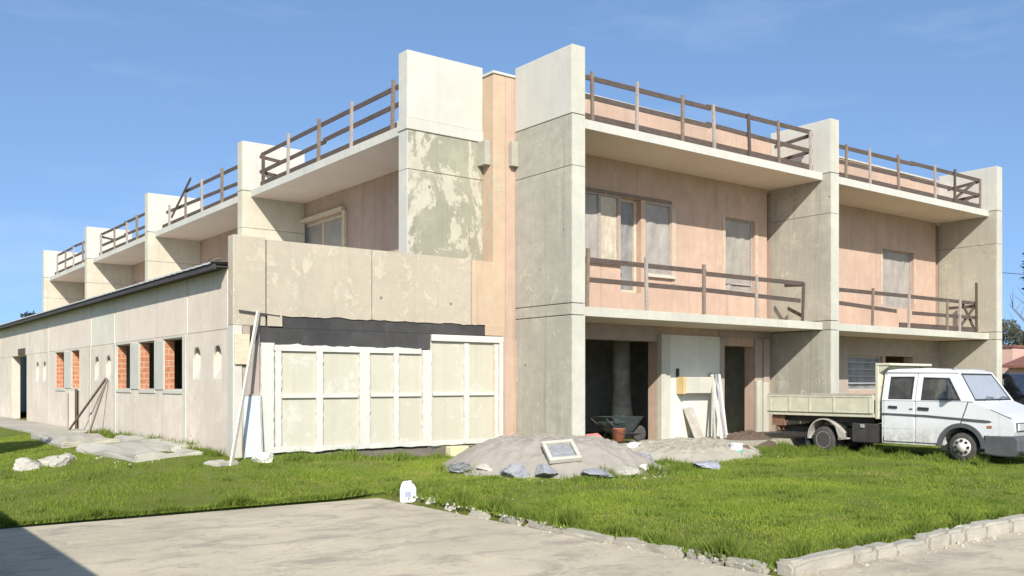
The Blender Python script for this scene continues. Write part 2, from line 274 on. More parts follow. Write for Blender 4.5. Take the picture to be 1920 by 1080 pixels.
# ------------------------------------------------------------------ mesh helpers
class MB:
    def __init__(s): s.v = []; s.f = []; s.mi = []; s.mats = []; s.st = []
    def add(s, vs, fs, mat=None):
        s.st.append((len(s.v), len(s.f)))
        o = len(s.v); s.v += [tuple(v) for v in vs]; s.f += [tuple(i+o for i in f) for f in fs]
        if mat is not None and mat not in s.mats: s.mats.append(mat)
        s.mi += [s.mats.index(mat) if mat is not None else 0]*len(fs); return s
    def box(s, x0, x1, y0, y1, z0, z1, mat=None):
        return s.add([(x0,y0,z0),(x1,y0,z0),(x1,y1,z0),(x0,y1,z0),(x0,y0,z1),(x1,y0,z1),(x1,y1,z1),(x0,y1,z1)],
                     [(0,3,2,1),(4,5,6,7),(0,1,5,4),(1,2,6,5),(2,3,7,6),(3,0,4,7)], mat)
    def bar(s, p, q, w, h, mat=None, up=(0,0,1)):
        p = Vector(p); q = Vector(q); d = (q-p).normalized(); u = Vector(up)
        if abs(d.dot(u)) > 0.98: u = Vector((0,1,0)) if abs(d.y) < 0.9 else Vector((1,0,0))
        a = d.cross(u).normalized(); b_ = a.cross(d)
        vs = [c + a*i*w/2 + b_*j*h/2 for c in (p, q) for i, j in ((-1,-1),(1,-1),(1,1),(-1,1))]
        return s.add(vs, [(0,1,2,3),(7,6,5,4),(0,4,5,1),(1,5,6,2),(2,6,7,3),(3,7,4,0)], mat)
    def tube(s, pts, rad, n=8, mat=None, cap=True):
        pts = [Vector(p) for p in pts]; rs = rad if isinstance(rad, (list, tuple)) else [rad]*len(pts)
        vs = []; fs = []
        for i, p in enumerate(pts):
            d = (pts[min(i+1, len(pts)-1)] - pts[max(i-1, 0)]).normalized()
            u = Vector((0,0,1)) if abs(d.z) < 0.9 else Vector((1,0,0))
            a = d.cross(u).normalized(); b_ = a.cross(d)
            for j in range(n):
                t = 2*math.pi*j/n; vs.append(p + (a*math.cos(t)+b_*math.sin(t))*rs[i])
        for i in range(len(pts)-1):
            for j in range(n):
                fs.append((i*n+j, i*n+(j+1) % n, (i+1)*n+(j+1) % n, (i+1)*n+j))
        if cap: fs += [tuple(range(n))[::-1], tuple((len(pts)-1)*n+j for j in range(n))]
        return s.add(vs, fs, mat)
    def prism(s, poly, axis, a, b_, mat=None):
        n = len(poly)
        def P(u, w, t): return {'x': (t,u,w), 'y': (u,t,w), 'z': (u,w,t)}[axis]
        vs = [P(u, w, a) for u, w in poly] + [P(u, w, b_) for u, w in poly]
        fs = [tuple(range(n)), tuple(range(2*n-1, n-1, -1))] + [(i, n+i, n+(i+1) % n, (i+1) % n) for i in range(n)]
        return s.add(vs, fs, mat)
    def lathe(s, prof, centre, axis='z', n=24, mat=None):
        cx_, cy_, cz_ = centre; vs = []; fs = []
        for r_, h in prof:
            for j in range(n):
                t = 2*math.pi*j/n; a, b_ = r_*math.cos(t), r_*math.sin(t)
                vs.append({'z': (cx_+a, cy_+b_, cz_+h), 'x': (cx_+h, cy_+a, cz_+b_), 'y': (cx_+a, cy_+h, cz_+b_)}[axis])
        for i in range(len(prof)-1):
            for j in range(n): fs.append((i*n+j, i*n+(j+1) % n, (i+1)*n+(j+1) % n, (i+1)*n+j))
        if prof[0][0] > 1e-4: fs.append(tuple(range(n))[::-1])
        if prof[-1][0] > 1e-4: fs.append(tuple((len(prof)-1)*n+j for j in range(n)))
        return s.add(vs, fs, mat)
    def wall(s, axis, t0, t1, u0, u1, z0, z1, holes=(), mat=None):
        """wall slab between t0 and t1 on 'y' or 'x', with rectangular holes (u0,u1,z0,z1)"""
        us = sorted({u0, u1, *[h[0] for h in holes], *[h[1] for h in holes]})
        zs = sorted({z0, z1, *[h[2] for h in holes], *[h[3] for h in holes]})
        us = [u for u in us if u0 <= u <= u1]; zs = [z for z in zs if z0 <= z <= z1]
        def full(i, j):
            if i < 0 or j < 0 or i >= len(us)-1 or j >= len(zs)-1: return False
            uc = (us[i]+us[i+1])/2; zc = (zs[j]+zs[j+1])/2
            return not any(h[0] < uc < h[1] and h[2] < zc < h[3] for h in holes)
        ids = {}; vs = []; fs = []
        def vid(i, j, t):
            if (i, j, t) not in ids:
                ids[(i, j, t)] = len(vs); T = (t0, t1)[t]
                vs.append((us[i], T, zs[j]) if axis == 'y' else (T, us[i], zs[j]))
            return ids[(i, j, t)]
        for i in range(len(us)-1):
            for j in range(len(zs)-1):
                if not full(i, j): continue
                fs.append((vid(i,j,0), vid(i+1,j,0), vid(i+1,j+1,0), vid(i,j+1,0)))
                fs.append((vid(i,j,1), vid(i,j+1,1), vid(i+1,j+1,1), vid(i+1,j,1)))
                for (di, dj, a, b_) in ((-1,0,(i,j),(i,j+1)), (1,0,(i+1,j),(i+1,j+1)), (0,-1,(i,j),(i+1,j)), (0,1,(i,j+1),(i+1,j+1))):
                    if not full(i+di, j+dj):
                        fs.append((vid(*a,0), vid(*b_,0), vid(*b_,1), vid(*a,1)))
        return s.add(vs, fs, mat)
    def build_each(s, name, mat=None, parent=None, **kw):
        first = None
        for a, b_ in zip(s.st, s.st[1:]+[(len(s.v), len(s.f))]):
            q = MB(); q.add(s.v[a[0]:b_[0]], [tuple(i-a[0] for i in f) for f in s.f[a[1]:b_[1]]])
            o = q.build(name, mat, parent, **kw); first = first or o
        return first
    def build(s, name, mat=None, parent=None, origin=None, bevel=0.0, smooth=False, recalc=True, local=False):
        o_ = Vector((0,0,0))
        if parent is not None and not local:
            q = parent
            while q is not None: o_ += q.location; q = q.parent
        if origin is not None and parent is None: o_ = Vector(origin)
        me = bpy.data.meshes.new(name)
        me.from_pydata([tuple(Vector(v)-o_) for v in s.v], [], s.f)
        if s.mats:
            for m_ in s.mats: me.materials.append(m_)
            for p_, i in zip(me.polygons, s.mi): p_.material_index = i
        if mat is not None and not s.mats: me.materials.append(mat)
        if recalc or bevel:
            import bmesh
            bm = bmesh.new(); bm.from_mesh(me); bmesh.ops.recalc_face_normals(bm, faces=bm.faces); bm.to_mesh(me); bm.free()
        if smooth:
            for p_ in me.polygons: p_.use_smooth = True
        ob = bpy.data.objects.new(name, me); COL.objects.link(ob)
        if parent is not None: ob.parent = parent
        elif origin is not None: ob.location = origin
        if bevel:
            md = ob.modifiers.new('bevel', 'BEVEL'); md.width = bevel; md.segments = 2; md.limit_method = 'ANGLE'; md.angle_limit = R(40)
        return ob
def tag(o, label=None, cat=None, group=None, kind=None):
    if label: o['label'] = label
    if cat: o['category'] = cat
    if group: o['group'] = group
    if kind or label: o['kind'] = kind or 'thing'
    return o
def thing(name, label, cat, loc=(0,0,0), group=None, rotz=0.0):
    o = bpy.data.objects.new(name, None); COL.objects.link(o); o.location = loc; o.rotation_euler = (0,0,rotz)
    o.empty_display_size = 0.2
    return tag(o, label, cat, group)
def box(name, x0, x1, y0, y1, z0, z1, mat, parent, bevel=0.0):
    return MB().box(x0,x1,y0,y1,z0,z1).build(name, mat, parent, bevel=bevel)

# ------------------------------------------------------------------ terrain
def S(a, b_, x):
    t = np.clip((np.asarray(x, float)-a)/(b_-a), 0, 1); return t*t*(3-2*t)
def gz(x, y):
    x = np.asarray(x, float); y = np.asarray(y, float)
    w = S(-5.5, -3.5, x)
    zl = 0.03 + 0.15*S(-3.4, -0.3, y)
    zr = 0.06 + 0.11*S(-10.8, -4, y) + 0.10*S(-3.2, -0.3, y)
    z = (1-w)*zl + w*zr + 0.31*S(-4.0, 1.5, y)*S(-10, -6, x)*(1-S(-5.2, -2.2, x))
    z = z + 0.018*np.sin(x*1.3+0.7*y)*np.cos(y*1.1-0.4*x)*S(-3.4, -1.5, y)
    pad = np.where(((x < -4.72) & (y < -3.45)) | (y < -10.95), 1.0, 0.0)
    return np.where(pad > 0.5, -0.06, z)
def ground_mesh():
    xs = np.concatenate([[-2500,-600,-150,-60,-30,-20], np.arange(-14, 16.01, 0.25), [20,30,60,150,600,2500]])
    ys = np.concatenate([[-2500,-600,-150,-60,-30,-18], np.arange(-13, 12.01, 0.25), np.arange(14, 40, 4), [60,150,600,2500]])
    X_, Y_ = np.meshgrid(xs, ys); Zv = gz(X_, Y_)
    m = MB(); nx = len(xs)
    vs = np.stack([X_.ravel(), Y_.ravel(), Zv.ravel()], 1)
    fs = [(j*nx+i, j*nx+i+1, (j+1)*nx+i+1, (j+1)*nx+i) for j in range(len(ys)-1) for i in range(nx-1)]
    m.add(vs.tolist(), fs)
    o = m.build('ground', M['lawn'], smooth=True, recalc=False); return tag(o, kind='structure')
ground_mesh()
# paving slabs: bays of the L shaped yard, with narrow joints between them
m = MB()
def bay(x0, x1, y0, y1): m.box(x0, x1, y0, y1, -0.18, 0.0)
bay(-11.2, -4.74, -8.6, -3.5); bay(-19, -11.22, -8.6, -3.5); bay(-40, -19.02, -40, -3.5)
bay(-19, -11.22, -13.5, -8.62); bay(-11.2, -4.74, -13.5, -8.62); bay(-19, -4.74, -40, -13.52)
bay(-4.72, 3.0, -40, -10.98); bay(3.02, 12, -40, -10.98); bay(12.02, 60, -40, -10.98)
tag(m.build('yard_paving', M['paving']), kind='structure')
m = MB().box(-40, -4.76, -13.6, -3.52, -0.2, -0.004).box(-4.70, 60, -20, -11.0, -0.2, -0.004); tag(m.build('paving_bed', M['soil']), kind='structure')

# ------------------------------------------------------------------ main concrete building
FA = 0.93; BR = 8.81; BL = 9.04; TH = 0.35
house = thing('concrete_building', 'unfinished two-storey concrete building with salmon walls, open loggias and tall fin walls', 'building', (0, 0, 0))
ROOF0, ROOF1 = 7.06, 7.25
BAL0, BAL1 = 3.17, 3.36

holes = [(2.05, 4.97, -0.1, 2.80), (7.45, 8.67, -0.1, 2.76), (13.05, 14.9, 1.55, 2.6), (15.05, 16.6, 0.45, 2.95),
         (2.3, 3.70, 4.66, 6.22), (3.74, 4.42, 3.95, 6.22), (4.56, 5.48, 4.45, 6.2),
         (7.52, 8.72, 4.2, 6.14), (14.9, 16.68, 4.15, 5.95), (9.24, 9.388, 3.42, 6.98), (18.02, 18.199, 3.42, 6.98)]
mw = MB().wall('y', 0.0, 0.30, 0.32, 18.2, -0.3, 8.42, holes)
wall_r = mw.build('wall', M['pink'], house)
# parapet coping of the set-back wall, in short lengths
m = MB()
for i in range(6): m.box(0.98+i*1.4, 0.98+i*1.4+1.385, -0.03, 0.33, 8.423, 8.47)
for i in range(6): m.box(10.12+i*1.34, 10.12+i*1.34+1.325, -0.03, 0.33, 8.423, 8.47)
m.build_each('coping', M['conc_fine'], house)
wall_l = MB().wall('x', 0.0, 0.30, 0.78, 37.0, -0.3, 7.24, [(6.9, 10.2, 4.0, 6.45), (16.4, 17.7, 4.0, 6.3), (26, 27.2, 4.0, 6.3)]).build('wall', M['pink'], house)
# corner pier between the two facades
pc = MB().box(0.0, 0.318, 0.0, 0.776, -0.3, 8.40).box(-0.03, 0.60, -0.03, 0.80, 8.402, 8.47)
MB().box(0.0, 0.318, 0.0, 0.776, 0.55, 8.40).build('corner_pier', M['pink_pillar'], house, bevel=0.012)
MB().box(-0.03, 0.578, -0.03, 0.388, 8.403, 8.46).build('pier_cap', M['cream'], house, bevel=0.01)
m = MB().box(0.25, 0.64, -0.045, -0.003, 0.30, 2.69); m.build('render_strip', M['pink'], house, bevel=0.008)
# cantilever stubs either side of the pier
m = MB().box(-0.15, -0.003, 0.10, 0.386, 6.46, 6.98); m.build('beam_stub', M['conc'], house, bevel=0.01)
m = MB().box(0.40, 0.578, -0.13, -0.003, 6.46, 7.0); m.build('beam_stub', M['conc'], house, bevel=0.01)

def fin(side, kx, matlow, mattop, matend, band=False):
    """one projecting cross wall with its grooves; side 'R' stands on the right facade, 'L' on the left one"""
    lev = [(-0.3, 3.145), (3.160, 3.385), (3.40, 6.17), (6.178, 7.215)]
    def bx(m_, d0, d1, w0, w1, z0, z1):
        if side == 'R': m_.box(kx+w0, kx+w1, d0, d1, z0, z1)
        else: m_.box(d0, d1, kx+w0, kx+w1, z0, z1)
    m_ = MB()
    bx(m_, -1.86, -0.02, 0.025, TH-0.025, -0.2, 8.55); f = m_.build('fin_wall', M['plinth'], house)
    m_ = MB()
    for z0, z1 in lev: bx(m_, -1.885, -0.002, 0.0, TH, z0, z1)
    m_.build_each('concrete_panel', matlow, f, bevel=0.012)
    m_ = MB(); bx(m_, -1.885, -0.002, 0.0, TH, 7.232, 8.62); m_.build('parapet_panel', mattop, f, bevel=0.012)
    m_ = MB()
    for z0, z1 in lev+[(7.232, 8.615)]: bx(m_, -1.905, -1.887, 0.004, TH-0.004, z0, z1)
    m_.build_each('end_face', matend, f, bevel=0.006)
    if band:
        m_ = MB(); bx(m_, -1.93, 0.0, -0.03, TH+0.03, 6.99, 7.225); m_.build('band', M['cream'], f, bevel=0.012)
    return f
for i in range(3):
    fin('R', FA-TH+i*BR, M['conc'] if i < 2 else M['conc_speck'], M['cream'], M['conc_fine'])
for i in range(5):
    fin('L', 0.39+i*BL, M['conc_patch'] if i == 0 else M['leftfin'], M['cream'], M['leftfin'] if i else M['cream'], band=(i == 0))
# slabs
for i in range(2):
    x0 = FA+i*BR+0.002; x1 = FA+(i+1)*BR-TH-0.002
    s_ = box('roof_slab', x0, x1, -1.63, -0.002, ROOF0, ROOF1-0.02, M['soffit'], house)
    box('slab_edge', x0, x1, -1.65, -1.632, ROOF0-0.005, ROOF1, M['cream'], s_, 0.006)
    s_ = box('balcony_slab', x0, x1, -1.63, -0.002, BAL0, BAL1-0.02, M['soffit'], house)
    box('slab_edge', x0, x1, -1.65, -1.632, BAL0-0.005, BAL1, M['conc_fine'], s_, 0.006)
    m = MB().box(x0, x1, -1.87, -0.01, -0.2, 0.40); m.build('loggia_floor', M['ramp'], house)
for i in range(4):
    y0 = 0.39+TH+i*BL+0.002; y1 = 0.39+(i+1)*BL-0.002
    s_ = box('roof_slab', -1.63, -0.002, y0, y1, ROOF0, ROOF1-0.02, M['soffit'], house)
    box('slab_edge', -1.65, -1.632, y0, y1, ROOF0-0.005, ROOF1, M['cream'], s_, 0.006)
    box('balcony_slab', -1.63, -0.002, y0, y1, BAL0, BAL1, M['soffit'], house)
box('roof', 0.32, 18.5, 0.32, 37.0, 7.0, 7.2, M['conc_fine'], house)
box('upper_floor', 0.32, 18.5, 0.32, 37.0, BAL0, BAL1, M['dark_in'], house)
MB().box(18.2, 18.5, 0.02, 37.0, -0.3, 7.0).build('wall', M['pink'], house)
MB().box(0.32, 18.2, 37.02, 37.3, -0.3, 7.0).build('wall', M['pink'], house)
# rooms behind the ground floor openings
m = MB().box(0.4, 18.2, 5.6, 5.75, -0.3, 3.16).box(9.6, 9.75, 0.31, 5.6, -0.3, 3.16).box(0.4, 18.2, 0.31, 5.6, -0.34, -0.30)
m.build_each('partition', M['dark_in'], house)
m = MB().box(0.4, 18.2, 3.6, 3.7, 3.38, 6.98).box(5.9, 6.0, 0.31, 3.6, 3.38, 6.98); m.build_each('partition', M['dark_in'], house)
m = MB().tube([(6.38, 2.7, -0.3), (6.38, 2.7, 0.9), (6.35, 2.7, 1.5), (6.35, 2.7, 3.15)], [0.36, 0.30, 0.24, 0.23], 10)
m.build('wrapped_column', plain('dusty_wrap', (0.6, 0.6, 0.58), 0.6, var=0.3, scale=3, bump=0.5), house, smooth=True)
# ground floor trim
m = MB().box(4.972, 5.14, -0.16, -0.003, 0.3, 2.98).box(5.15, 5.33, -0.12, -0.003, 0.3, 2.98); m.build_each('jamb', M['conc_fine'], house, bevel=0.01)
m = MB().box(5.345, 7.24, -0.05, -0.003, 0.34, 2.98); m.build('white_panel', M['white_wall'], house, bevel=0.008)
m = MB().box(7.26, 7.45, -0.035, -0.003, 0.42, 2.98).box(8.672, 8.98, -0.06, -0.003, 0.42, 2.98).box(9.0, 9.235, -0.1, -0.003, 0.42, 2.98)
m.build_each('jamb', M['gwall'], house, bevel=0.008)
m = MB().box(8.66, 8.86, -0.14, -0.062, 0.42, 1.85).box(8.9, 9.1, -0.17, -0.102, 0.42, 1.8); m.build_each('door_lining', M['conc_fine'], house, bevel=0.006)
m = MB().box(2.06, 4.96, -0.02, -0.003, 2.81, 3.165).box(7.26, 9.38, -0.02, -0.003, 2.985, 3.165); m.build_each('lintel', M['gwall'], house)
m = MB().box(9.76, 18.19, -0.02, -0.003, 2.62, 3.165).box(9.76, 13.03, -0.02, -0.003, 0.42, 2.618).box(16.62, 18.19, -0.02, -0.003, 0.42, 2.618)
m.build_each('render_coat', M['gwall'], house)
m = MB().box(7.3, 9.3, -0.6, -0.18, 0.402, 0.47); m.build('door_step', M['soffit'], house, bevel=0.01)

def window(u0, u1, z0, z1, pane_mat, fm, mull=(), depth=0.12, fw=0.07, rail=None, side='R', name='window'):
    """timber frame in an opening of the right (y=0) or left (x=0) wall, with a taped film pane"""
    m_ = MB()
    def b(a0, a1, d0, d1, h0, h1):
        if side == 'R': m_.box(a0, a1, d0, d1, h0, h1)
        else: m_.box(d0, d1, a0, a1, h0, h1)
    b(u0, u0+fw, depth-0.04, depth+0.04, z0, z1); b(u1-fw, u1, depth-0.04, depth+0.04, z0, z1)
    b(u0+fw, u1-fw, depth-0.04, depth+0.04, z1-fw, z1); b(u0+fw, u1-fw, depth-0.04, depth+0.04, z0, z0+fw)
    for q in mull: b(q-fw/2, q+fw/2, depth-0.038, depth+0.038, z0+fw, z1-fw)
    if rail: b(u0+fw, u1-fw, depth-0.03, depth+0.03, rail-fw/2, rail+fw/2)
    w_ = m_.build(name, fm, house, bevel=0.006)
    n = 24; vs = []; fs = []                       # slack plastic film with folds
    for j in range(n+1):
        for i in range(n+1):
            u = u0+fw*0.5+(u1-u0-fw)*i/n; z = z0+fw*0.5+(z1-z0-fw)*j/n
            d = depth+0.01+0.028*noise.noise(Vector((u*5, z*1.4, u0)))+0.012*noise.noise(Vector((u*13, z*4, 3)))
            vs.append((u, d, z) if side == 'R' else (d, u, z))
    fs = [(j*(n+1)+i, j*(n+1)+i+1, (j+1)*(n+1)+i+1, (j+1)*(n+1)+i) for j in range(n) for i in range(n)]
    MB().add(vs, fs).build('pane', pane_mat, w_, smooth=True)
    return w_
window(2.3, 3.08, 4.66, 6.22, M['plastic'], M['wood_grey'], fw=0.04, depth=0.05)
window(3.08, 3.70, 4.66, 6.22, M['plastic_cream'], M['wood_grey'], fw=0.04, depth=0.05)
window(3.74, 4.42, 3.95, 6.22, M['plastic_blue'], M['frame'], depth=0.2)
window(4.56, 5.48, 4.45, 6.20, M['plastic'], M['wood_grey'], fw=0.04, depth=0.05)
window(7.52, 8.72, 4.20, 6.14, M['plastic'], M['wood_grey'], fw=0.045, rail=4.42)
window(14.9, 16.68, 4.15, 5.95, M['plastic'], M['wood_grey'], fw=0.04)
gw = window(13.05, 14.9, 1.55, 2.60, M['plastic_blue'], M['fender'], fw=0.06)
m = MB()
for z_ in (1.78, 1.99, 2.20, 2.41): m.box(13.08, 14.87, 0.04, 0.075, z_-0.018, z_+0.018)
m.build_each('grille_bar', M['tarp'], gw)
window(6.9, 10.2, 4.0, 6.45, M['plastic'], M['wood_pale'], mull=(8.4,), side='L')
window(16.4, 17.7, 4.0, 6.3, M['plastic_blue'], M['frame'], side='L')
window(26, 27.2, 4.0, 6.3, M['plastic_blue'], M['frame'], side='L')
m = MB()
def smear(u0, u1, z0, z1, sd):
    n_ = 14; A = [(u0+0.03*noise.noise(Vector((sd, i*0.9, 1))), z0+(z1-z0)*i/n_) for i in range(n_+1)]
    B_ = [(u1+0.03*noise.noise(Vector((sd, i*0.9, 7))), z0+(z1-z0)*i/n_) for i in range(n_, -1, -1)]
    m.prism(A+B_, 'y', -0.014, -0.003)
smear(7.40, 7.515, 4.15, 6.2, 1); smear(8.73, 8.86, 4.0, 6.1, 2); smear(5.49, 5.63, 4.25, 6.15, 3); smear(14.77, 14.89, 4.2, 5.9, 4); smear(16.69, 16.78, 4.3, 5.9, 5)
m.build_each('window_surround', plain('surround_plaster', (0.45, 0.35, 0.26), 0.9, var=0.15), house)
m = MB().box(2.3, 5.47, -0.03, 0.02, 6.225, 6.30); m.build('lintel_board', M['wood'], house)
# sill of balcony wall, left loggia lintel board
m = MB().box(-0.14, -0.004, 6.85, 10.0, 6.47, 6.58).box(-0.1, -0.004, 6.75, 6.88, 4.3, 6.468); m.build_each('lintel_board', M['wood_pale'], house, bevel=0.01)
m = MB().box(2.2, 3.78, -0.09, -0.004, 4.56, 4.645).box(4.55, 5.55, -0.09, -0.004, 4.36, 4.44); m.build_each('window_sill', M['conc_fine'], house, bevel=0.01)

# ------------------------------------------------------------------ annex in front of the left facade
XA = -5.71
annex = thing('low_annex', 'long single-storey annex with patched pale panels and brick-lined window holes under a grey eave', 'building', (XA, 0, 0))
NICH = [(0.58, 0.98), (1.70, 2.12), (8.25, 8.70), (9.40, 9.84), (15.95, 16.4), (17.05, 17.5)]
WINS = [(2.77, 3.95), (4.63, 5.75), (6.49, 7.64), (11.55, 12.42), (13.36, 14.51)]
DOOR = (19.11, 21.95)
hl = [(a, b_, 1.63, 2.68) for a, b_ in WINS] + [(DOOR[0], DOOR[1], 0.3, 2.74)] + [(a, b_, 1.83, 2.47) for a, b_ in NICH]
MB().wall('x', XA, XA+0.21, 0.262, 42.0, -0.2, 2.74, hl).build('wall', M['annex'], annex)
# upper precast panels with open joints between them
J = [(0.262, 2.43, 'annex'), (2.47, 7.86, 'annex_pink'), (7.90, 10.13, 'annex_green'), (10.17, 15.56, 'annex_pink'), (15.60, 19.0, 'annex'), (19.04, 23.05, 'annex'), (23.09, 27.5, 'annex'), (27.54, 32.0, 'annex_pink'), (32.04, 42, 'annex')]
for a, b_, mt in J:
    box('wall_panel', XA-0.005, XA+0.30, a, b_, 2.742, 3.84, M[mt], annex, 0.012)
box('panel_backing', XA+0.14, XA+0.29, 0.27, 41.9, 2.75, 3.82, M['fascia'], annex)
# pilaster frames round the window groups
m = MB()
for a, b_ in ((2.50, 2.70), (7.70, 7.86), (10.18, 10.36), (15.4, 15.54)): m.box(XA-0.03, XA-0.002, a, b_, 0.1, 2.739)
for (a, b_) in WINS: m.box(XA-0.022, XA-0.002, a-0.06, b_+0.06, 2.69, 2.738).box(XA-0.022, XA-0.002, a-0.06, b_+0.06, 1.55, 1.625)
for a, b_ in ((3.97, 4.61), (5.77, 6.47), (12.44, 13.34)): m.box(XA-0.02, XA-0.002, a, b_, 1.63, 2.68)
m.build_each('pilaster', M['cream'], annex, bevel=0.008)
# brick linings of the openings and the reveals
for a, b_ in WINS:
    w_ = MB().box(XA+0.012, XA+0.20, b_-0.03, b_-0.002, 1.632, 2.678).build('window', M['brick'], annex)
    MB().box(XA+0.012, XA+0.20, a+0.002, a+0.03, 1.632, 2.678).build('reveal', M['brick'], w_)
    MB().box(XA+0.02, XA+0.2, a+0.031, b_-0.031, 1.632, 1.65).build('sill', M['conc_fine'], w_)
for a, b_ in WINS[3:]:          # bricked up just inside the opening
    MB().box(XA+0.21, XA+0.30, a+0.032, b_-0.032, 1.652, 2.60).build('brick_infill', M['brick'], annex)
m = MB().box(XA+0.01, XA+0.27, DOOR[1]-0.04, DOOR[1]-0.002, 0.3, 2.735); d_ = m.build('doorway', M['annex'], annex)
MB().box(XA+0.012, XA+0.1, DOOR[0]+0.002, DOOR[0]+0.09, 0.3, 2.9).box(XA-0.04, XA-0.008, 19.3, 20.5, 2.76, 2.98).build_each('door_frame', M['wood_dark'], d_)
# arched niches: a scoop deep at the top and running out at the foot, with a rounded head
for a, b_ in NICH:
    mid = (a+b_)/2; r_ = (b_-a)/2-0.005; zt = 2.465; zc = zt-r_
    m = MB(); n = 12
    m.add([(XA+0.16, a+0.002, 2.468), (XA+0.16, b_-0.002, 2.468), (XA+0.16, b_-0.002, 2.15), (XA+0.004, b_-0.002, 1.832), (XA+0.004, a+0.002, 1.832), (XA+0.16, a+0.002, 2.15)],
          [(0,1,2,5), (5,2,3,4)])
    for sgn, e in ((-1, a+0.002), (1, b_-0.002)):    # spandrels of the arch
        arc = [(mid+sgn*r_*math.sin(t*math.pi/2/n), zc+r_*math.cos(t*math.pi/2/n)) for t in range(n+1)]
        m.prism(arc+[(e, zc), (e, 2.468), (mid, 2.468)], 'x', XA+0.002, XA+0.03)
    m.build('niche', M['cream'], annex)
# inside, roof and eave
box('floor', XA+0.36, -1.95, 0.3, 42, -0.2, -0.1, M['dark_in'], annex)
box('back_wall', -2.1, -1.95, 0.3, 42, -0.1, 3.8, M['dark_in'], annex)
m = MB(); n = 230                                     # corrugated sheets sloping up to the main building
prof = [(0.02+42.0*i/ n, 0.006*math.cos(i*math.pi)) for i in range(n+1)]
vs = []; fs = []
for y_, dz in prof:
    yy = y_+0.28
    vs += [(XA-0.30, yy, 3.93+dz), (-0.02, yy, 4.30+dz), (XA-0.30, yy, 3.90+dz), (-0.02, yy, 4.27+dz)]
for i in range(n):
    o_ = i*4
    fs += [(o_, o_+4, o_+5, o_+1), (o_+2, o_+3, o_+7, o_+6), (o_, o_+2, o_+6, o_+4)]
rf = MB().add(vs, fs).build('roof', M['roof_sheet'], annex)
m = MB().box(XA-0.27, XA-0.24, 0.2, 42.2, 3.80, 3.885).box(XA-0.239, XA+0.2, 0.22, 42.1, 3.842, 3.86); m.build('eave_board', M['fascia'], rf)
m = MB(); vs = []; fs = []                            # half-round vent hood on the roof
for i in range(9):
    t = math.pi*i/8; vs += [(-4.9, 10.2+0.34*math.cos(t), 3.98+0.34*math.sin(t)), (-4.3, 10.2+0.34*math.cos(t), 4.02+0.30*math.sin(t)), (-4.9, 10.2+0.28*math.cos(t), 3.98+0.28*math.sin(t)), (-4.3, 10.2+0.26*math.cos(t), 4.02+0.26*math.sin(t))]
for i in range(8):
    o_ = i*4; fs += [(o_, o_+4, o_+5, o_+1), (o_+2, o_+3, o_+7, o_+6), (o_, o_+2, o_+6, o_+4)]
MB().add(vs, fs).build('roof_vent', M['roof_sheet'], rf)
# end wall of the annex: corner pilaster, parapet panels, opening closed by the garage front
box('corner_pilaster', XA, -5.10, 0.0, 0.26, 2.80, 4.41, M['parapet'], annex, 0.015)
MB().box(XA-0.012, -5.55, -0.03, 0.258, 0.1, 2.797).build('corner_post', M['cream'], annex, bevel=0.012)
MB().box(-5.548, -5.22, 0.0, 0.20, 0.1, 2.797).build('end_wall', M['gwall'], annex)
def ragged(m_, x0, x1, z0, z1, y0, y1, amp=0.035, step=0.09, top=False, seed=0):
    n_ = max(2, int((x1-x0)/step)); lo = []
    for i in range(n_+1):
        x_ = x0+(x1-x0)*i/n_
        lo.append((x_, (z1 if top else z0)+amp*(noise.noise(Vector((x_*2.3, seed, 0)))*1.3+noise.noise(Vector((x_*7, seed, 2)))*0.8)))
    poly = (lo + [(x1, z0), (x0, z0)]) if top else (lo + [(x1, z1), (x0, z1)])
    m_.prism(poly, 'y', y0, y1)
for i, (a, b_) in enumerate(((-5.085, -2.955), (-2.935, -0.60), (-0.58, -0.012))):
    m = MB(); ragged(m, a, b_, 3.0, 4.37 if i < 2 else 4.36, -0.02, 0.24, 0.03, seed=i)
    m.build('parapet_panel', M['parapet'] if i < 2 else M['pink_pillar'], annex)
MB().box(-5.085, -4.80, -0.045, -0.022, 2.80, 3.03).build('patch', M['parapet'], annex, bevel=0.008)
MB().box(-0.235, 0.23, -0.03, -0.003, 2.78, 3.02).build('patch', M['pink_pillar'], annex, bevel=0.01)
bw = MB().box(-5.218, 0.24, 0.03, 0.2, 2.45, 3.04).build('lintel_beam', M['bitumen'], annex)
m = MB(); ragged(m, -4.795, -0.24, 2.78, 3.06, 0.005, 0.028, 0.045, top=True, seed=5); m.build('bitumen_band', M['bitumen'], annex)
m = MB(); ragged(m, -5.215, -1.60, 2.46, 2.775, -0.012, 0.004, 0.03, seed=9); m.build('bitumen_band', M['bitumen'], annex)
gd = MB().box(-5.2, -1.66, 0.02, 0.10, 0.50, 2.44).box(-1.64, 0.22, 0.02, 0.10, 0.45, 2.66).build('garage_front', M['door_panel'], annex)
def splash(m_, u, w, z0, z1, y=-0.03, y1=0.018, seed=0):
    pts = []; n_ = int((z1-z0)/0.07)
    for i in range(n_+1): pts.append((u-w/2+0.022*noise.noise(Vector((seed, i*0.7, 0))), z0+(z1-z0)*i/n_))
    for i in range(n_, -1, -1): pts.append((u+w/2+0.022*noise.noise(Vector((seed, i*0.7, 5))), z0+(z1-z0)*i/n_))
    m_.prism(pts, 'y', y, y1)
for i, (u, w) in enumerate(((-4.05, 0.13), (-3.10, 0.22), (-2.40, 0.11), (-0.71, 0.12), (0.06, 0.09))):
    m = MB(); splash(m, u, w, 0.58 if u < -1.7 else 0.56, 2.40 if u < -1.7 else 2.60, seed=i*3.1); m.build('mullion', M['white_paint'], gd)
m = MB(); splash(m, -1.68, 0.21, 0.56, 2.44, y=-0.034, seed=21); m.build('mullion', M['white_paint'], gd)
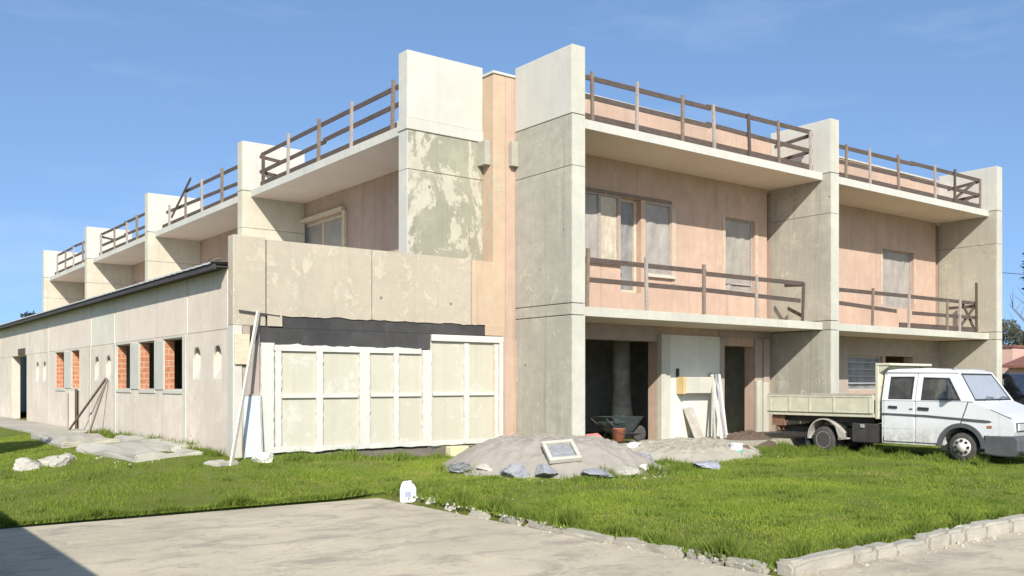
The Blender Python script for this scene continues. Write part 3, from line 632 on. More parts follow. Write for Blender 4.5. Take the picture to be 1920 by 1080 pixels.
m = MB(); splash(m, -5.08, 0.24, 0.52, 2.5, y=-0.034, seed=31); splash(m, -4.87, 0.12, 0.56, 2.42, y=-0.026, seed=33); m.build('mullion', M['white_paint'], gd)
m = MB().box(-4.80, -3.24, -0.028, 0.018, 1.49, 1.56).box(-2.96, -1.82, -0.028, 0.018, 1.50, 1.57).box(-1.54, 0.0, -0.028, 0.018, 1.51, 1.585); m.build_each('rail', M['white_paint'], gd, bevel=0.008)
m = MB(); ragged(m, -4.95, -1.82, 2.36, 2.47, -0.031, 0.017, 0.028, top=True, seed=13); m.build_each('top_rail', M['white_paint'], gd)
m = MB().box(-1.58, 0.235, -0.05, 0.018, 2.63, 2.765).box(0.13, 0.235, -0.05, 0.018, 0.46, 2.628); m.build_each('top_rail', M['white_paint'], gd, bevel=0.01)
m = MB(); ragged(m, -5.2, 0.12, 0.50, 0.60, -0.036, 0.0, 0.03, seed=17); m.build('bottom_rail', M['white_paint'], gd)
MB().box(-5.2, 0.6, 0.03, 0.22, -0.1, 0.47).build('plinth', M['plinth'], annex)
MB().box(-1.23, -0.78, -0.22, -0.005, 0.1, 0.47).build('pier_block', M['yellow_block'], annex, bevel=0.02)
MB().box(-5.70, -5.43, -0.075, -0.032, 2.10, 2.64).build('cover_board', M['wood_pale'], annex, bevel=0.008)
MB().box(-5.4, -5.3, -0.1, 0.0, 2.55, 2.79).build('bracket', M['fascia'], annex)
m = MB().bar((-5.62, -0.04, 3.06), (-4.85, -0.04, 2.99), 0.02, 0.025); m.build('steel_bar', M['fascia'], annex)

# ------------------------------------------------------------------ guard rails
GR = 'rough timber guard rails on the slab edges'
def guard(label, axis, t, posts, rails, toe=None, extra=(), pw=0.075, zb=7.23, outer=-1.655):
    """posts: (u, z0, z1); rails: (u0, z0, u1, z1) boards nailed inside the posts"""
    u_ = posts[0][0]
    root = thing('guard_rail', label, 'guard rail', (u_, t, zb) if axis == 'x' else (t, u_, zb), GR)
    def pt(u, z, d=0.0): return (u, t+d, z) if axis == 'x' else (t+d, u, z)
    dup_ = 1
    for i, (u, z0, z1) in enumerate(posts):
        m_ = MB(); lean = random.uniform(-0.055, 0.055)
        m_.bar(pt(u, z0), pt(u+lean, z1), pw*random.uniform(0.85, 1.15), 0.05); m_.build('post', (M['wood'], M['wood_grey'], M['wood'], M['wood_grey'], M['wood_dark'])[i % 5], root)
    for (u0, z0, u1, z1) in rails:
        m_ = MB(); n_ = max(1, int(round(abs(u1-u0)/3.9)))
        for j in range(n_):
            a = j/n_; b2 = (j+1)/n_; off = 0.05+0.012*(j % 2)
            ov = 0.12/abs(u1-u0) if j < n_-1 else 0
            m_.bar(pt(u0+(u1-u0)*a, z0+(z1-z0)*a+random.uniform(-.035, .035), off), pt(u0+(u1-u0)*(b2+ov), z0+(z1-z0)*(b2+ov)+random.uniform(-.035, .035), off), 0.025, 0.105)
        m_.build('rail', M['wood_dark'], root)
    if toe:
        m_ = MB(); m_.bar(pt(toe[0], toe[2], 0.05), pt(toe[1], toe[2]+0.01, 0.05), 0.025, 0.15); m_.build('toe_board', M['wood_dark'], root)
    for (p0, p1, d0, d1) in extra:
        m_ = MB(); m_.bar(pt(*p0, d0), pt(*p1, d1), 0.03, 0.09); m_.build('brace', M['wood_dark'], root)
    return root
tt = -1.60
guard('timber guard rail with seven posts on the roof edge above the triple upper window', 'x', tt,
      [(1.4,7.2,8.29),(2.69,7.2,8.33),(4.14,7.2,8.31),(5.23,7.2,8.29),(6.51,7.2,8.29),(7.65,7.2,8.31),(8.95,7.2,8.26)],
      [(1.0,8.19,9.05,8.24),(1.0,7.76,9.05,7.81)], (0.98, 9.1, 7.34),
      [((9.05,8.2),(9.05,8.12),0.02,1.2),((9.05,7.78),(9.05,7.72),0.02,1.2)])
guard('timber guard rail with six posts on the roof edge above the truck cab', 'x', tt,
      [(10.5,7.2,8.17),(11.66,7.2,8.23),(13.08,7.2,8.27),(15.07,7.2,8.26),(16.19,7.2,8.29),(17.75,7.2,8.2)],
      [(9.8,8.12,17.85,8.18),(9.8,7.70,17.85,7.72)], (9.78, 17.9, 7.33),
      [((17.85,8.15),(17.85,8.05),0.02,1.1),((17.85,7.7),(17.85,7.65),0.02,1.1),((16.3,7.4),(17.6,8.1),0.08,0.08)])
guard('timber guard rail on the upper loggia floor over the dark open doorway with the wheelbarrow', 'x', tt,
      [(1.24,3.3,4.58),(3.0,3.3,4.53),(4.86,3.3,4.52),(6.75,3.3,4.41),(8.6,3.3,4.34)],
      [(1.0,4.36,8.75,4.33),(1.0,3.97,8.6,3.88)], None,
      [((8.65,4.3),(8.95,4.36),0.05,0.8),((8.65,3.5),(8.95,3.75),0.05,0.7)], zb=3.34)
guard('timber guard rail with a crossed brace on the upper loggia floor above the truck', 'x', tt,
      [(11.76,3.3,4.4),(13.61,3.3,4.32),(15.75,3.3,4.27),(16.48,3.3,4.36),(17.52,3.3,4.92)],
      [(9.8,4.30,17.7,4.25),(9.8,3.91,13.05,3.84),(13.9,3.82,17.7,3.82)], (13.2, 17.7, 3.44),
      [((16.6,3.45),(17.6,4.2),0.09,0.09),((17.6,3.5),(16.9,4.25),0.12,0.12),((17.65,4.2),(17.75,4.2),0.05,1.0)], zb=3.34)
guard('timber guard rail with five posts on the roof edge above the white garage front', 'y', tt,
      [(1.53,7.2,8.33),(3.44,7.2,8.33),(5.17,7.2,8.32),(7.0,7.2,8.35),(8.66,7.2,8.12)],
      [(0.8,8.19,8.95,8.14),(0.8,7.76,8.95,7.70)], (0.8, 8.95, 7.33), [((8.95,8.12),(8.95,8.05),0.02,0.7),((8.95,7.7),(8.95,7.62),0.02,0.7)])
guard('timber guard rail with a slanting brace on the roof edge above the annex eave', 'y', tt,
      [(11.86,7.2,8.33),(13.63,7.2,8.31),(15.26,7.2,8.30),(16.98,7.2,7.98)],
      [(9.85,8.15,15.5,8.22),(9.85,7.68,17.5,7.80)], (9.85, 17.9, 7.33), [((16.6,7.5),(14.6,8.5),-0.04,-0.04)])
guard('timber guard rail on the roof edge between the slant-braced rail and the farthest rail', 'y', tt,
      [(20.91,7.2,8.22),(22.31,7.2,8.12),(24.14,7.2,8.12),(26.29,7.2,8.15)],
      [(18.9,8.09,26.6,8.18),(18.9,7.65,26.6,7.72)], (18.9, 26.8, 7.33), [((26.6,8.1),(26.6,8.0),0.02,0.7)])
guard('smallest and farthest timber guard rail at the end of the annex-side roof edge', 'y', tt,
      [(29.6,7.2,8.25),(31.4,7.2,8.22),(33.1,7.2,8.24),(34.9,7.2,8.2)],
      [(27.9,8.20,35.2,8.24),(27.9,7.78,35.2,7.8)], (27.9, 35.7, 7.33))

# ------------------------------------------------------------------ white tipper truck (points along -Y)
XN, XF, TG = 7.30, 9.05, 0.14
truck = thing('tipper_truck', 'white double-cab tipper truck with a cream drop-side bed parked on the grass', 'truck', (8.17, -4.4, TG))
def inset(z): return 0.0 if z <= 1.38 else 0.17*(z-1.38)/0.70
def shell(prof, mat, name, parent, extra_in=0.0, x0=XN, x1=XF, bevel=0.02):
    """closed side profile (y,z) lofted between both sides with tumblehome above the waist"""
    n_ = len(prof)
    vs = [(x0+inset(z)+extra_in, y, z) for y, z in prof] + [(x1-inset(z)-extra_in, y, z) for y, z in prof]
    fs = [tuple(range(n_)), tuple(range(2*n_-1, n_-1, -1))] + [(i, n_+i, n_+(i+1) % n_, (i+1) % n_) for i in range(n_)]
    return MB().add(vs, fs).build(name, mat, parent, bevel=bevel)
arc = [(-6.39+0.45*math.cos(t), 0.44+0.45*math.sin(t)) for t in [math.pi*i/12 for i in range(13)]]   # from y=-5.94 over to -6.84
lower = [(-4.6, 1.38), (-4.6, 0.45)] + arc + [(-6.84, 0.70), (-7.42, 0.70), (-7.47, 0.80), (-7.46, 0.98), (-7.40, 1.07), (-7.2, 1.16), (-6.98, 1.25), (-6.72, 1.355), (-6.66, 1.38)]
body = shell(lower, M['truck'], 'cab', truck)
MB().box(XN+0.03, XF-0.03, -6.60, -4.63, 1.381, 1.40).build('cab_floor', M['black'], truck)
upper = [(-4.6, 1.98), (-4.6, 2.0), (-4.66, 2.06), (-4.9, 2.085), (-5.6, 2.095), (-6.05, 2.06), (-6.24, 2.00), (-6.26, 1.965)]
cabtop = shell(upper, M['truck'], 'cab_roof', truck, bevel=0.012)
shell([(-4.6, 1.382), (-4.6, 1.978), (-4.64, 1.978), (-4.64, 1.382)], M['truck'], 'rear_panel', truck, bevel=0.0)
# inner wheel well and floor
MB().box(XN+0.06, XF-0.06, -6.86, -5.92, 0.36, 0.46).build('wheel_well', M['black'], truck)
FAR = {}
def side_poly(poly, out, name, mat, parent, thick=0.006, both=True, bevel=0.0):
    """a thin plate on the cab side, built once per side; returns the near one, FAR maps it to the far one"""
    res = []
    for sgn in ((0, 1) if both else (0,)):
        n_ = len(poly); vs = []
        for d in (out, out-thick-0.01):
            for y, z in poly:
                x = XN+inset(z)-d if sgn == 0 else XF-inset(z)+d
                vs.append((x, y, z))
        fs = [tuple(range(n_)), tuple(range(2*n_-1, n_-1, -1))] + [(i, n_+i, n_+(i+1) % n_, (i+1) % n_) for i in range(n_)]
        res.append(MB().add(vs, fs).build(name, mat, parent if sgn == 0 else FAR.get(parent.name, parent), bevel=bevel))
    FAR[res[0].name] = res[-1]
    return res[0]
dr1 = [(-4.66, 0.50), (-5.36, 0.50), (-5.36, 1.379), (-4.66, 1.379)]
darc = [(-6.39+0.49*math.cos(t), 0.44+0.49*math.sin(t)) for t in [math.pi*i/12 for i in range(0, 7)]]
dr2 = [(-5.40, 0.50), (-5.90, 0.50)] + darc[1:6] + [(-6.36, 0.93), (-6.46, 1.2), (-6.52, 1.379), (-5.40, 1.379)]
door_a = side_poly(dr1, 0.010, 'door', M['truck'], truck, bevel=0.004)
door_b = side_poly(dr2, 0.010, 'door', M['truck'], truck, bevel=0.004)
for poly, dd in (([(-4.642, 1.381), (-4.642, 1.978), (-4.765, 1.978), (-4.765, 1.381)], door_a), ([(-5.295, 1.381), (-5.295, 1.978), (-5.372, 1.978), (-5.372, 1.381)], door_a),
                 ([(-5.388, 1.381), (-5.388, 1.978), (-5.525, 1.978), (-5.525, 1.381)], door_b), ([(-4.767, 1.90), (-4.767, 1.978), (-5.293, 1.978), (-5.293, 1.90)], door_a),
                 ([(-4.767, 1.381), (-4.767, 1.435), (-5.293, 1.435), (-5.293, 1.381)], door_a), ([(-5.527, 1.381), (-5.527, 1.42), (-6.36, 1.42), (-6.385, 1.381)], door_b),
                 ([(-5.527, 1.885), (-5.527, 1.978), (-6.13, 1.978), (-6.07, 1.866)], door_b), ([(-6.075, 1.862), (-6.13, 1.975), (-6.262, 1.965), (-6.635, 1.383), (-6.39, 1.383)], door_b)):
    side_poly(poly, 0.008, 'window_frame', M['truck'], dd, thick=0.03)
def rq(y0, y1, z0, z1, r_=0.05):
    pts = []
    for cy_, cz_, a0 in ((y1+r_, z0+r_, 180), (y0-r_, z0+r_, 270), (y0-r_, z1-r_, 0), (y1+r_, z1-r_, 90)):
        for i in range(4):
            t = R(a0+30*i); pts.append((cy_+r_*math.cos(t), cz_+r_*math.sin(t)))
    return pts
side_poly(rq(-4.75, -5.31, 1.425, 1.915, 0.03), -0.006, 'window', M['cabglass'], door_a, thick=-0.006)
side_poly([(-5.51, 1.41), (-5.51, 1.90), (-6.085, 1.88), (-6.375, 1.41)], -0.006, 'window', M['cabglass'], door_b, thick=-0.006)
def seal(outer, inner, dd):                       # black rubber round each pane
    n_ = len(outer)
    for i in range(n_):
        j = (i+1) % n_; side_poly([outer[i], outer[j], inner[j], inner[i]], 0.0115, 'seal', M['black'], dd)
seal([(-4.752, 1.42), (-4.752, 1.915), (-5.308, 1.915), (-5.308, 1.42)], [(-4.778, 1.445), (-4.778, 1.89), (-5.282, 1.89), (-5.282, 1.445)], door_a)
seal([(-5.512, 1.405), (-5.512, 1.90), (-6.088, 1.88), (-6.385, 1.405)], [(-5.54, 1.43), (-5.54, 1.875), (-6.07, 1.857), (-6.335, 1.43)], door_b)
for yy, zt in ((-5.05, 1.62), (-5.98, 1.66)):
    for xx in ((XN+0.28, XN+0.74), (XF-0.74, XF-0.28)):
        st_ = MB().prism([(yy+0.05, 1.38), (yy+0.17, zt), (yy+0.07, zt), (yy-0.06, 1.38)], 'x', *xx).build('seat', M['seat'], truck, bevel=0.02)
        MB().box(xx[0]+0.11, xx[1]-0.11, yy+0.09, yy+0.17, zt+0.02, zt+0.18).build('headrest', M['seat'], st_, bevel=0.03)
MB().prism([(-6.10, 1.38), (-6.14, 1.46), (-6.5, 1.44), (-6.58, 1.38)], 'x', XN+0.1, XF-0.1).build('dashboard', M['trim'], truck, bevel=0.01)
MB().tube([(XN+0.5+0.19*math.cos(t), -6.05-0.06*math.sin(t), 1.49+0.17*math.sin(t)) for t in [2*math.pi*i/20 for i in range(21)]], 0.014, 6, cap=False).build('steering_wheel', M['black'], truck)
side_poly([(-4.78, 1.23), (-4.98, 1.22), (-4.98, 1.27), (-4.78, 1.28)], 0.035, 'handle', M['black'], door_a)
side_poly([(-5.46, 1.20), (-5.70, 1.19), (-5.70, 1.25), (-5.46, 1.26)], 0.035, 'handle', M['black'], door_b)
side_poly([(-4.62, 1.075), (-4.62, 1.115), (-5.6, 1.095), (-6.95, 1.015), (-7.02, 0.99), (-6.9, 0.975), (-5.6, 1.05)], 0.022, 'side_moulding', M['trim'], truck)
side_poly([(-5.372, 0.50), (-5.372, 1.98), (-5.388, 1.98), (-5.388, 0.50)], 0.003, 'door_gap', M['black'], truck)
side_poly([(-4.62, 0.785), (-4.62, 0.80), (-5.36, 0.80), (-5.36, 0.785)], 0.014, 'crease', M['truck'], door_a)
side_poly([(-6.365, 0.93), (-6.465, 1.2), (-6.525, 1.379), (-6.54, 1.379), (-6.48, 1.2), (-6.38, 0.93)], 0.0125, 'door_gap', M['black'], truck)
side_poly([(-4.64, 0.50), (-4.64, 1.98), (-4.652, 1.98), (-4.652, 0.50)], 0.012, 'door_gap', M['black'], truck)
side_poly([(-4.63, 0.488), (-5.90, 0.488), (-5.90, 0.498), (-4.63, 0.498)], 0.012, 'door_gap', M['black'], truck)
side_poly([(-4.62, 1.383), (-6.62, 1.383), (-6.62, 1.391), (-4.62, 1.391)], 0.0095, 'waist_crease', M['trim'], truck)
side_poly([(-4.60, 2.0), (-6.25, 1.975), (-6.25, 1.985), (-4.60, 2.012)], 0.012, 'gutter', M['trim'], truck)
side_poly(rq(-6.92, -7.02, 0.86, 0.91, 0.015), 0.012, 'side_repeater', M['orange'], truck)
side_poly(rq(-5.25, -5.33, 1.19, 1.225, 0.012), 0.014, 'lock', M['trim'], truck)
MB().tube([(XN+0.3, -6.1, 2.04), (XN+0.3, -5.6, 2.35)], 0.006, 5).build('aerial', M['black'], truck)
for s0, s1 in ((XN+0.02, XN+0.42), (XF-0.42, XF-0.02)): MB().box(s0, s1, -2.62, -2.605, 0.22, 0.60).build('mud_flap', M['black'], truck)
# wheel arch flare
m = MB()
for s0, s1 in ((XN-0.03, XN+0.02), (XF-0.02, XF+0.03)):
    inner = [(-6.39+0.415*math.cos(t), 0.44+0.415*math.sin(t)) for t in [math.pi*i/16 for i in range(17)]]
    outer = [(-6.39+0.505*math.cos(t), 0.44+0.505*math.sin(t)) for t in [math.pi*i/16 for i in range(17)]]
    m.prism(outer+inner[::-1], 'x', s0, s1)
m.build_each('wheel_arch', M['trim'], truck)
bp = [(-6.86, 0.33), (-6.86, 0.71), (-7.46, 0.72), (-7.54, 0.66), (-7.54, 0.42), (-7.46, 0.30), (-7.1, 0.30)]
shell(bp, M['trim'], 'bumper', truck, extra_in=-0.02, bevel=0.03)
# front: windscreen, grille, lamps
def on_ws(f_, w):      # point on the windscreen plane; f_ from base 0 to top 1, w across 0..1
    y = -6.64+0.40*f_; z = 1.382+0.618*f_; i_ = inset(z)
    return Vector((XN+i_+(XF-XN-2*i_)*w, y, z))
nrm = Vector((0, -0.618, 0.40)).normalized()
nrm = Vector((0, -0.84, 0.543))
def ring(o4, i4, off, name, mat, par):
    m_ = MB(); v_ = [on_ws(*q)+nrm*off for q in o4+i4]
    m_.add(v_, [(0,1,5,4), (1,2,6,5), (2,3,7,6), (3,0,4,7)]); return m_.build(name, mat, par)
O4 = [(0.0, 0.0), (0.0, 1.0), (1.0, 1.0), (1.0, 0.0)]; I4 = [(0.03, 0.05), (0.03, 0.95), (0.96, 0.95), (0.96, 0.05)]; I5 = [(0.09, 0.08), (0.09, 0.92), (0.90, 0.92), (0.90, 0.08)]
ring(O4, I4, 0.004, 'windscreen_frame', M['truck'], truck)
ws = ring(I4, I5, 0.008, 'windscreen', M['black'], truck)
m = MB(); m.add([on_ws(*q)+nrm*0.002 for q in I4], [(0,1,2,3)]); m.build('glazing', M['screen'], ws)
for w0 in (0.25, 0.62):
    m = MB().tube([on_ws(0.02, w0)+nrm*0.03, on_ws(0.14, w0+0.12)+nrm*0.03, on_ws(0.10, w0+0.26)+nrm*0.03], 0.008, 6); m.build('wiper', M['black'], ws)
m = MB().box(XN+0.45, XF-0.45, -7.485, -7.455, 0.79, 0.99); gr = m.build('grille', M['black'], truck)
m = MB()
for i in range(4): m.box(XN+0.46, XF-0.46, -7.50, -7.487, 0.81+i*0.045, 0.83+i*0.045)
m.build('slat', M['trim'], gr)
for x0, x1 in ((XN+0.05, XN+0.42), (XF-0.42, XF-0.05)):
    hd = MB().box(x0, x1, -7.49, -7.45, 0.80, 0.985).build('headlight', M['trim'], truck, bevel=0.015)
    MB().box(x0+0.09, x1-0.02, -7.505, -7.492, 0.825, 0.96).build('lens', M['lens'], hd, bevel=0.01)
    MB().box(x0+0.005, x0+0.075, -7.505, -7.492, 0.825, 0.96).build('indicator', M['white'], hd, bevel=0.006)
side_poly([(-6.98, 1.245), (-7.0, 1.225), (-7.40, 1.055), (-7.40, 1.07)], 0.004, 'bonnet_gap', M['trim'], truck)
MB().box(XN+0.1, XF-0.1, -7.56, -7.535, 0.38, 0.42).build('bumper_slot', M['black'], truck)
m = MB().box(XN-0.17, XN-0.05, -6.22, -6.15, 1.44, 1.74); mi = m.build('mirror', M['black'], truck, bevel=0.02)
MB().tube([(XN-0.08, -6.19, 1.47), (XN+0.03, -6.25, 1.42)], 0.016, 6).build('arm', M['black'], mi)
m = MB().box(XF+0.05, XF+0.17, -6.22, -6.15, 1.44, 1.74); mi = m.build('mirror', M['black'], truck, bevel=0.02)
MB().tube([(XF+0.08, -6.19, 1.47), (XF-0.03, -6.25, 1.42)], 0.016, 6).build('arm', M['black'], mi)
# wheels
def wheel(xc, yc, r_, wd, out, dished, name='wheel'):
    z = TG+r_
    t = MB().lathe([(r_*0.60, -wd/2), (r_*0.90, -wd/2), (r_*0.98, -wd*0.36), (r_, -wd*0.2), (r_, wd*0.2), (r_*0.98, wd*0.36), (r_*0.90, wd/2), (r_*0.60, wd/2)], (xc, yc, z), 'x', 32).build(name, M['rubber'], truck, smooth=True)
    m_ = MB(); o_ = out*wd/2
    dp = -out*0.10 if dished else out*0.02
    m_.lathe([(r_*0.64, o_*0.96), (r_*0.60, o_*1.03), (r_*0.55, o_+dp*0.5), (r_*0.33, o_+dp), (r_*0.30, o_+dp+out*0.05), (0.0001, o_+dp+out*0.06)], (xc, yc, z), 'x', 28)
    rim = m_.build('rim', M['rim'], t, smooth=True)
    m_ = MB()
    for i in range(8):
        a = 2*math.pi*i/8; m_.lathe([(0.032, o_+dp*0.9-out*0.004), (0.032, o_+dp*0.9+out*0.012), (0.0001, o_+dp*0.9+out*0.012)], (xc, yc+r_*0.44*math.cos(a), z+r_*0.44*math.sin(a)), 'x', 8)
    m_.build('vent_hole', M['black'], t)
wheel(XN+0.12, -6.39, 0.305, 0.19, -1, False); wheel(XF-0.12, -6.39, 0.305, 0.19, 1, False)
wheel(XN+0.13, -3.08, 0.31, 0.19, -1, True); wheel(XN+0.36, -3.08, 0.31, 0.18, -1, True)
wheel(XF-0.13, -3.08, 0.31, 0.19, 1, True); wheel(XF-0.36, -3.08, 0.31, 0.18, 1, True)
# rear mudguards
for s0, s1 in ((XN+0.0, XN+0.44), (XF-0.44, XF-0.0)):
    inner = [(-3.10+0.40*math.cos(t), 0.50+0.42*math.sin(t)) for t in [R(-5+190*i/16) for i in range(17)]]
    outer = [(-3.10+0.43*math.cos(t), 0.50+0.45*math.sin(t)) for t in [R(-5+190*i/16) for i in range(17)]]
    inner += [(-3.70, 0.52)]; outer += [(-3.73, 0.49)]
    MB().prism(outer+inner[::-1], 'x', s0, s1).build('mudguard', M['fender'], truck)
    MB().prism([(-3.40, 0.84), (-3.52, 0.50), (-3.72, 0.50), (-3.70, 0.60)], 'x', s0-0.006, s0).build('mudguard_lip', M['fender'], truck)
# chassis, tank, bed
m = MB().box(XN+0.35, XN+0.5, -6.9, -1.7, 0.50, 0.72).box(XF-0.5, XF-0.35, -6.9, -1.7, 0.50, 0.72).box(XN+0.5, XF-0.5, -2.1, -1.95, 0.52, 0.70).box(XN+0.5, XF-0.5, -4.4, -4.2, 0.52, 0.70)
m.tube([(XN+0.1, -3.08, TG+0.31), (XF-0.1, -3.08, TG+0.31)], 0.07, 10).box(8.0, 8.35, -3.3, -2.85, 0.3, 0.6)
m.build('chassis', M['chassis'], truck)
MB().box(XN+0.07, XN+0.34, -4.54, -3.80, 0.42, 0.86).build('tool_box', M['chassis'], truck, bevel=0.03)
MB().box(XF-0.34, XF-0.07, -4.54, -3.80, 0.42, 0.86).build('fuel_tank', M['chassis'], truck, bevel=0.03)
MB().box(XN+0.04, XN+0.068, -4.14, -4.04, 0.76, 0.84).build('side_reflector', M['lens'], truck, bevel=0.01)
MB().box(XN+0.1, XF-0.1, -1.78, -1.70, 0.62, 0.74).box(XN+0.15, XN+0.4, -1.70, -1.66, 0.62, 0.76).box(XF-0.4, XF-0.15, -1.70, -1.66, 0.62, 0.76).build('tail_bar', M['rust'], truck)
MB().box(XN+0.08, XN+0.16, -1.95, -1.6, 0.74, 1.0).box(XF-0.16, XF-0.08, -1.95, -1.6, 0.74, 1.0).build_each('hinge_bracket', M['rust'], truck)
bed = MB().box(XN+0.0, XF-0.0, -4.42, -1.50, 1.00, 1.085).build('bed_floor', M['bed'], truck, bevel=0.01)
MB().box(XN+0.2, XF-0.2, -4.3, -1.7, 0.86, 0.998).build('subframe', M['chassis'], bed)
for s0, s1, o_ in ((XN-0.02, XN+0.02, -1), (XF-0.02, XF+0.02, 1)):
    sb = MB().box(s0, s1, -4.40, -1.52, 1.09, 1.49).build('side_board', M['bed'], truck, bevel=0.006)
    m = MB(); e0, e1 = (s0-0.011, s0-0.001) if o_ < 0 else (s1+0.001, s1+0.011)
    for yy in (-1.62, -2.18, -2.75, -3.40, -4.32): m.box(e0, e1, yy-0.028, yy+0.028, 1.11, 1.44)
    m.box(e0, e1, -4.38, -1.53, 1.445, 1.485).box(e0, e1, -4.38, -1.53, 1.092, 1.105)
    m.build('rib', M['bed'], sb, bevel=0.004)
    MB().box(s0-0.012, s1+0.012, -4.38, -1.54, 1.492, 1.515).build('top_edge', M['fender'], sb)
MB().box(XN+0.03, XF-0.03, -1.52, -1.48, 1.0, 1.49).build('tailgate', M['bed'], truck, bevel=0.006)
hb = MB().box(XN, XF, -4.52, -4.44, 0.97, 2.16).build('headboard', M['bed'], truck, bevel=0.012)
MB().box(XN, XF, -4.80, -4.44, 2.163, 2.215).build('cab_guard', M['bed'], hb, bevel=0.01)
MB().prism([(-4.53, 2.0), (-4.53, 2.16), (-4.78, 2.16)], 'x', XN+0.02, XN+0.05).prism([(-4.53, 2.0), (-4.53, 2.16), (-4.78, 2.16)], 'x', XF-0.05, XF-0.02).build_each('gusset', M['bed'], hb)

# ------------------------------------------------------------------ irregular stones, heaps, kerbs
def rock(name, c, size, label, cat, mat, group=None, rot=0.0, seed=0, flat=0.0, sub=4, rough=0.42, tilt=0.0):
    import bmesh
    bm = bmesh.new(); bmesh.ops.create_icosphere(bm, subdivisions=sub, radius=0.5)
    rr = random.Random(seed*7+11)
    cuts = [(Vector((rr.gauss(0, 1), rr.gauss(0, 1), rr.gauss(0.2, 0.8))).normalized(), rr.uniform(0.26, 0.40)) for _ in range(9)]
    for v in bm.verts:
        p_ = v.co.copy()
        q = Vector([math.copysign(abs(t*2)**0.7, t)*0.5 for t in p_])       # boxier than a ball
        q *= 1+rough*0.6*noise.noise(p_*2.6+Vector((seed*3.7, seed, 0)))
        for n_, h_ in cuts:                                                   # broken faces
            d_ = q.dot(n_)
            if d_ > h_: q -= n_*(d_-h_)
        q *= 1+0.13*noise.noise(p_*7+Vector((seed, 0, 5)))+0.09*noise.noise(p_*17+Vector((seed, 3, 5)))
        v.co = Vector((q.x*size[0], q.y*size[1], q.z*size[2]))*1.18
    me = bpy.data.meshes.new(name); bm.to_mesh(me); bm.free(); me.materials.append(mat)
    o = bpy.data.objects.new(name, me); COL.objects.link(o)
    o.location = (c[0], c[1], c[2]); o.rotation_euler = (tilt, tilt*0.6, rot)
    for i, p_ in enumerate(me.polygons): p_.use_smooth = False
    return tag(o, label, cat, group)
def G(x, y): return float(gz(x, y))
def block(name, x0, x1, y0, y1, z0, z1, label, cat, mat, group=None, seed=0, amp=0.02, rot=0.0):
    """a worn cast block with chipped edges"""
    import bmesh
    cx_, cy_ = (x0+x1)/2, (y0+y1)/2
    bm = bmesh.new(); bmesh.ops.create_cube(bm, size=1)
    for v in bm.verts: v.co = Vector((v.co.x*(x1-x0), v.co.y*(y1-y0), (v.co.z+0.5)*(z1-z0)))
    bmesh.ops.bevel(bm, geom=bm.edges[:], offset=min(0.03, 0.25*min(x1-x0, y1-y0, z1-z0)), segments=2, affect='EDGES')
    bmesh.ops.subdivide_edges(bm, edges=[e for e in bm.edges if e.calc_length() > 0.12], cuts=3, use_grid_fill=True)
    for v in bm.verts:
        nn = noise.noise_vector(v.co*7+Vector((seed*5.3, seed, 0))); v.co += nn*amp
        if noise.noise(v.co*4+Vector((seed, 9, 0))) > 0.28 and v.co.z > 0.5*(z1-z0): v.co.z -= amp*1.6
    me = bpy.data.meshes.new(name); bm.to_mesh(me); bm.free(); me.materials.append(mat)
    o = bpy.data.objects.new(name, me); COL.objects.link(o); o.location = (cx_, cy_, z0); o.rotation_euler = (0, 0, rot)
    return tag(o, label, cat, group)
KG = 'kerb stones round the lawn'
ords = ['first', 'second', 'third', 'fourth', 'fifth', 'sixth', 'seventh', 'eighth', 'ninth', 'tenth', 'eleventh', 'twelfth']
xs = [(-4.62, -3.62, 0.13), (-3.60, -3.28, 0.115), (-3.26, -2.88, 0.12), (-2.86, -2.3, 0.09), (-2.26, -1.85, 0.145), (-1.83, -1.52, 0.14), (-1.50, -1.05, 0.15), (-1.03, -0.45, 0.15), (-0.42, 0.15, 0.15), (0.18, 0.8, 0.145)]
for i, (a, b_, h) in enumerate(xs):
    block('kerb_stone', a, b_, -10.98, -10.78+0.02*(i % 2), -0.08, h, (ords[i]+' kerb stone from the lawn corner along the road edge below the truck') if i else 'long pale kerb stone at the lawn corner nearest the camera', 'kerb stone', M['kerb'], KG, seed=i, amp=0.016, rot=random.uniform(-.03, .03))
ys = [(-10.72, -10.25, 0.07), (-10.23, -9.7, 0.075), (-9.68, -8.72, 0.08), (-8.70, -7.9, 0.075), (-7.86, -7.1, 0.07), (-6.98, -6.5, 0.07), (-6.32, -5.95, 0.065)]
for i, (a, b_, h) in enumerate(ys):
    x_ = -4.72+0.06*math.sin(i*1.7)
    block('kerb_stone', x_, x_+0.16, a, b_, -0.07, h, ords[i]+' low kerb stone back from the near lawn corner along the paved yard', 'kerb stone', M['kerb'], KG, seed=20+i, amp=0.018, rot=random.uniform(-.05, .05))
for i, (x, y, s_, lb) in enumerate(((-4.55, -5.3, 0.24, 'largest cream stone on the lawn edge beyond the low kerb'), (-4.52, -4.75, 0.17, 'small cream stone on the lawn edge nearer the white canister'), (-4.5, -4.42, 0.14, 'smallest cream stone right behind the white canister'))):
    rock('stone', (x, y, 0.05), (s_, s_*1.3, s_*0.7), lb, 'stone', M['stone'], 'loose stones on the lawn edge', seed=i+3, rot=i)

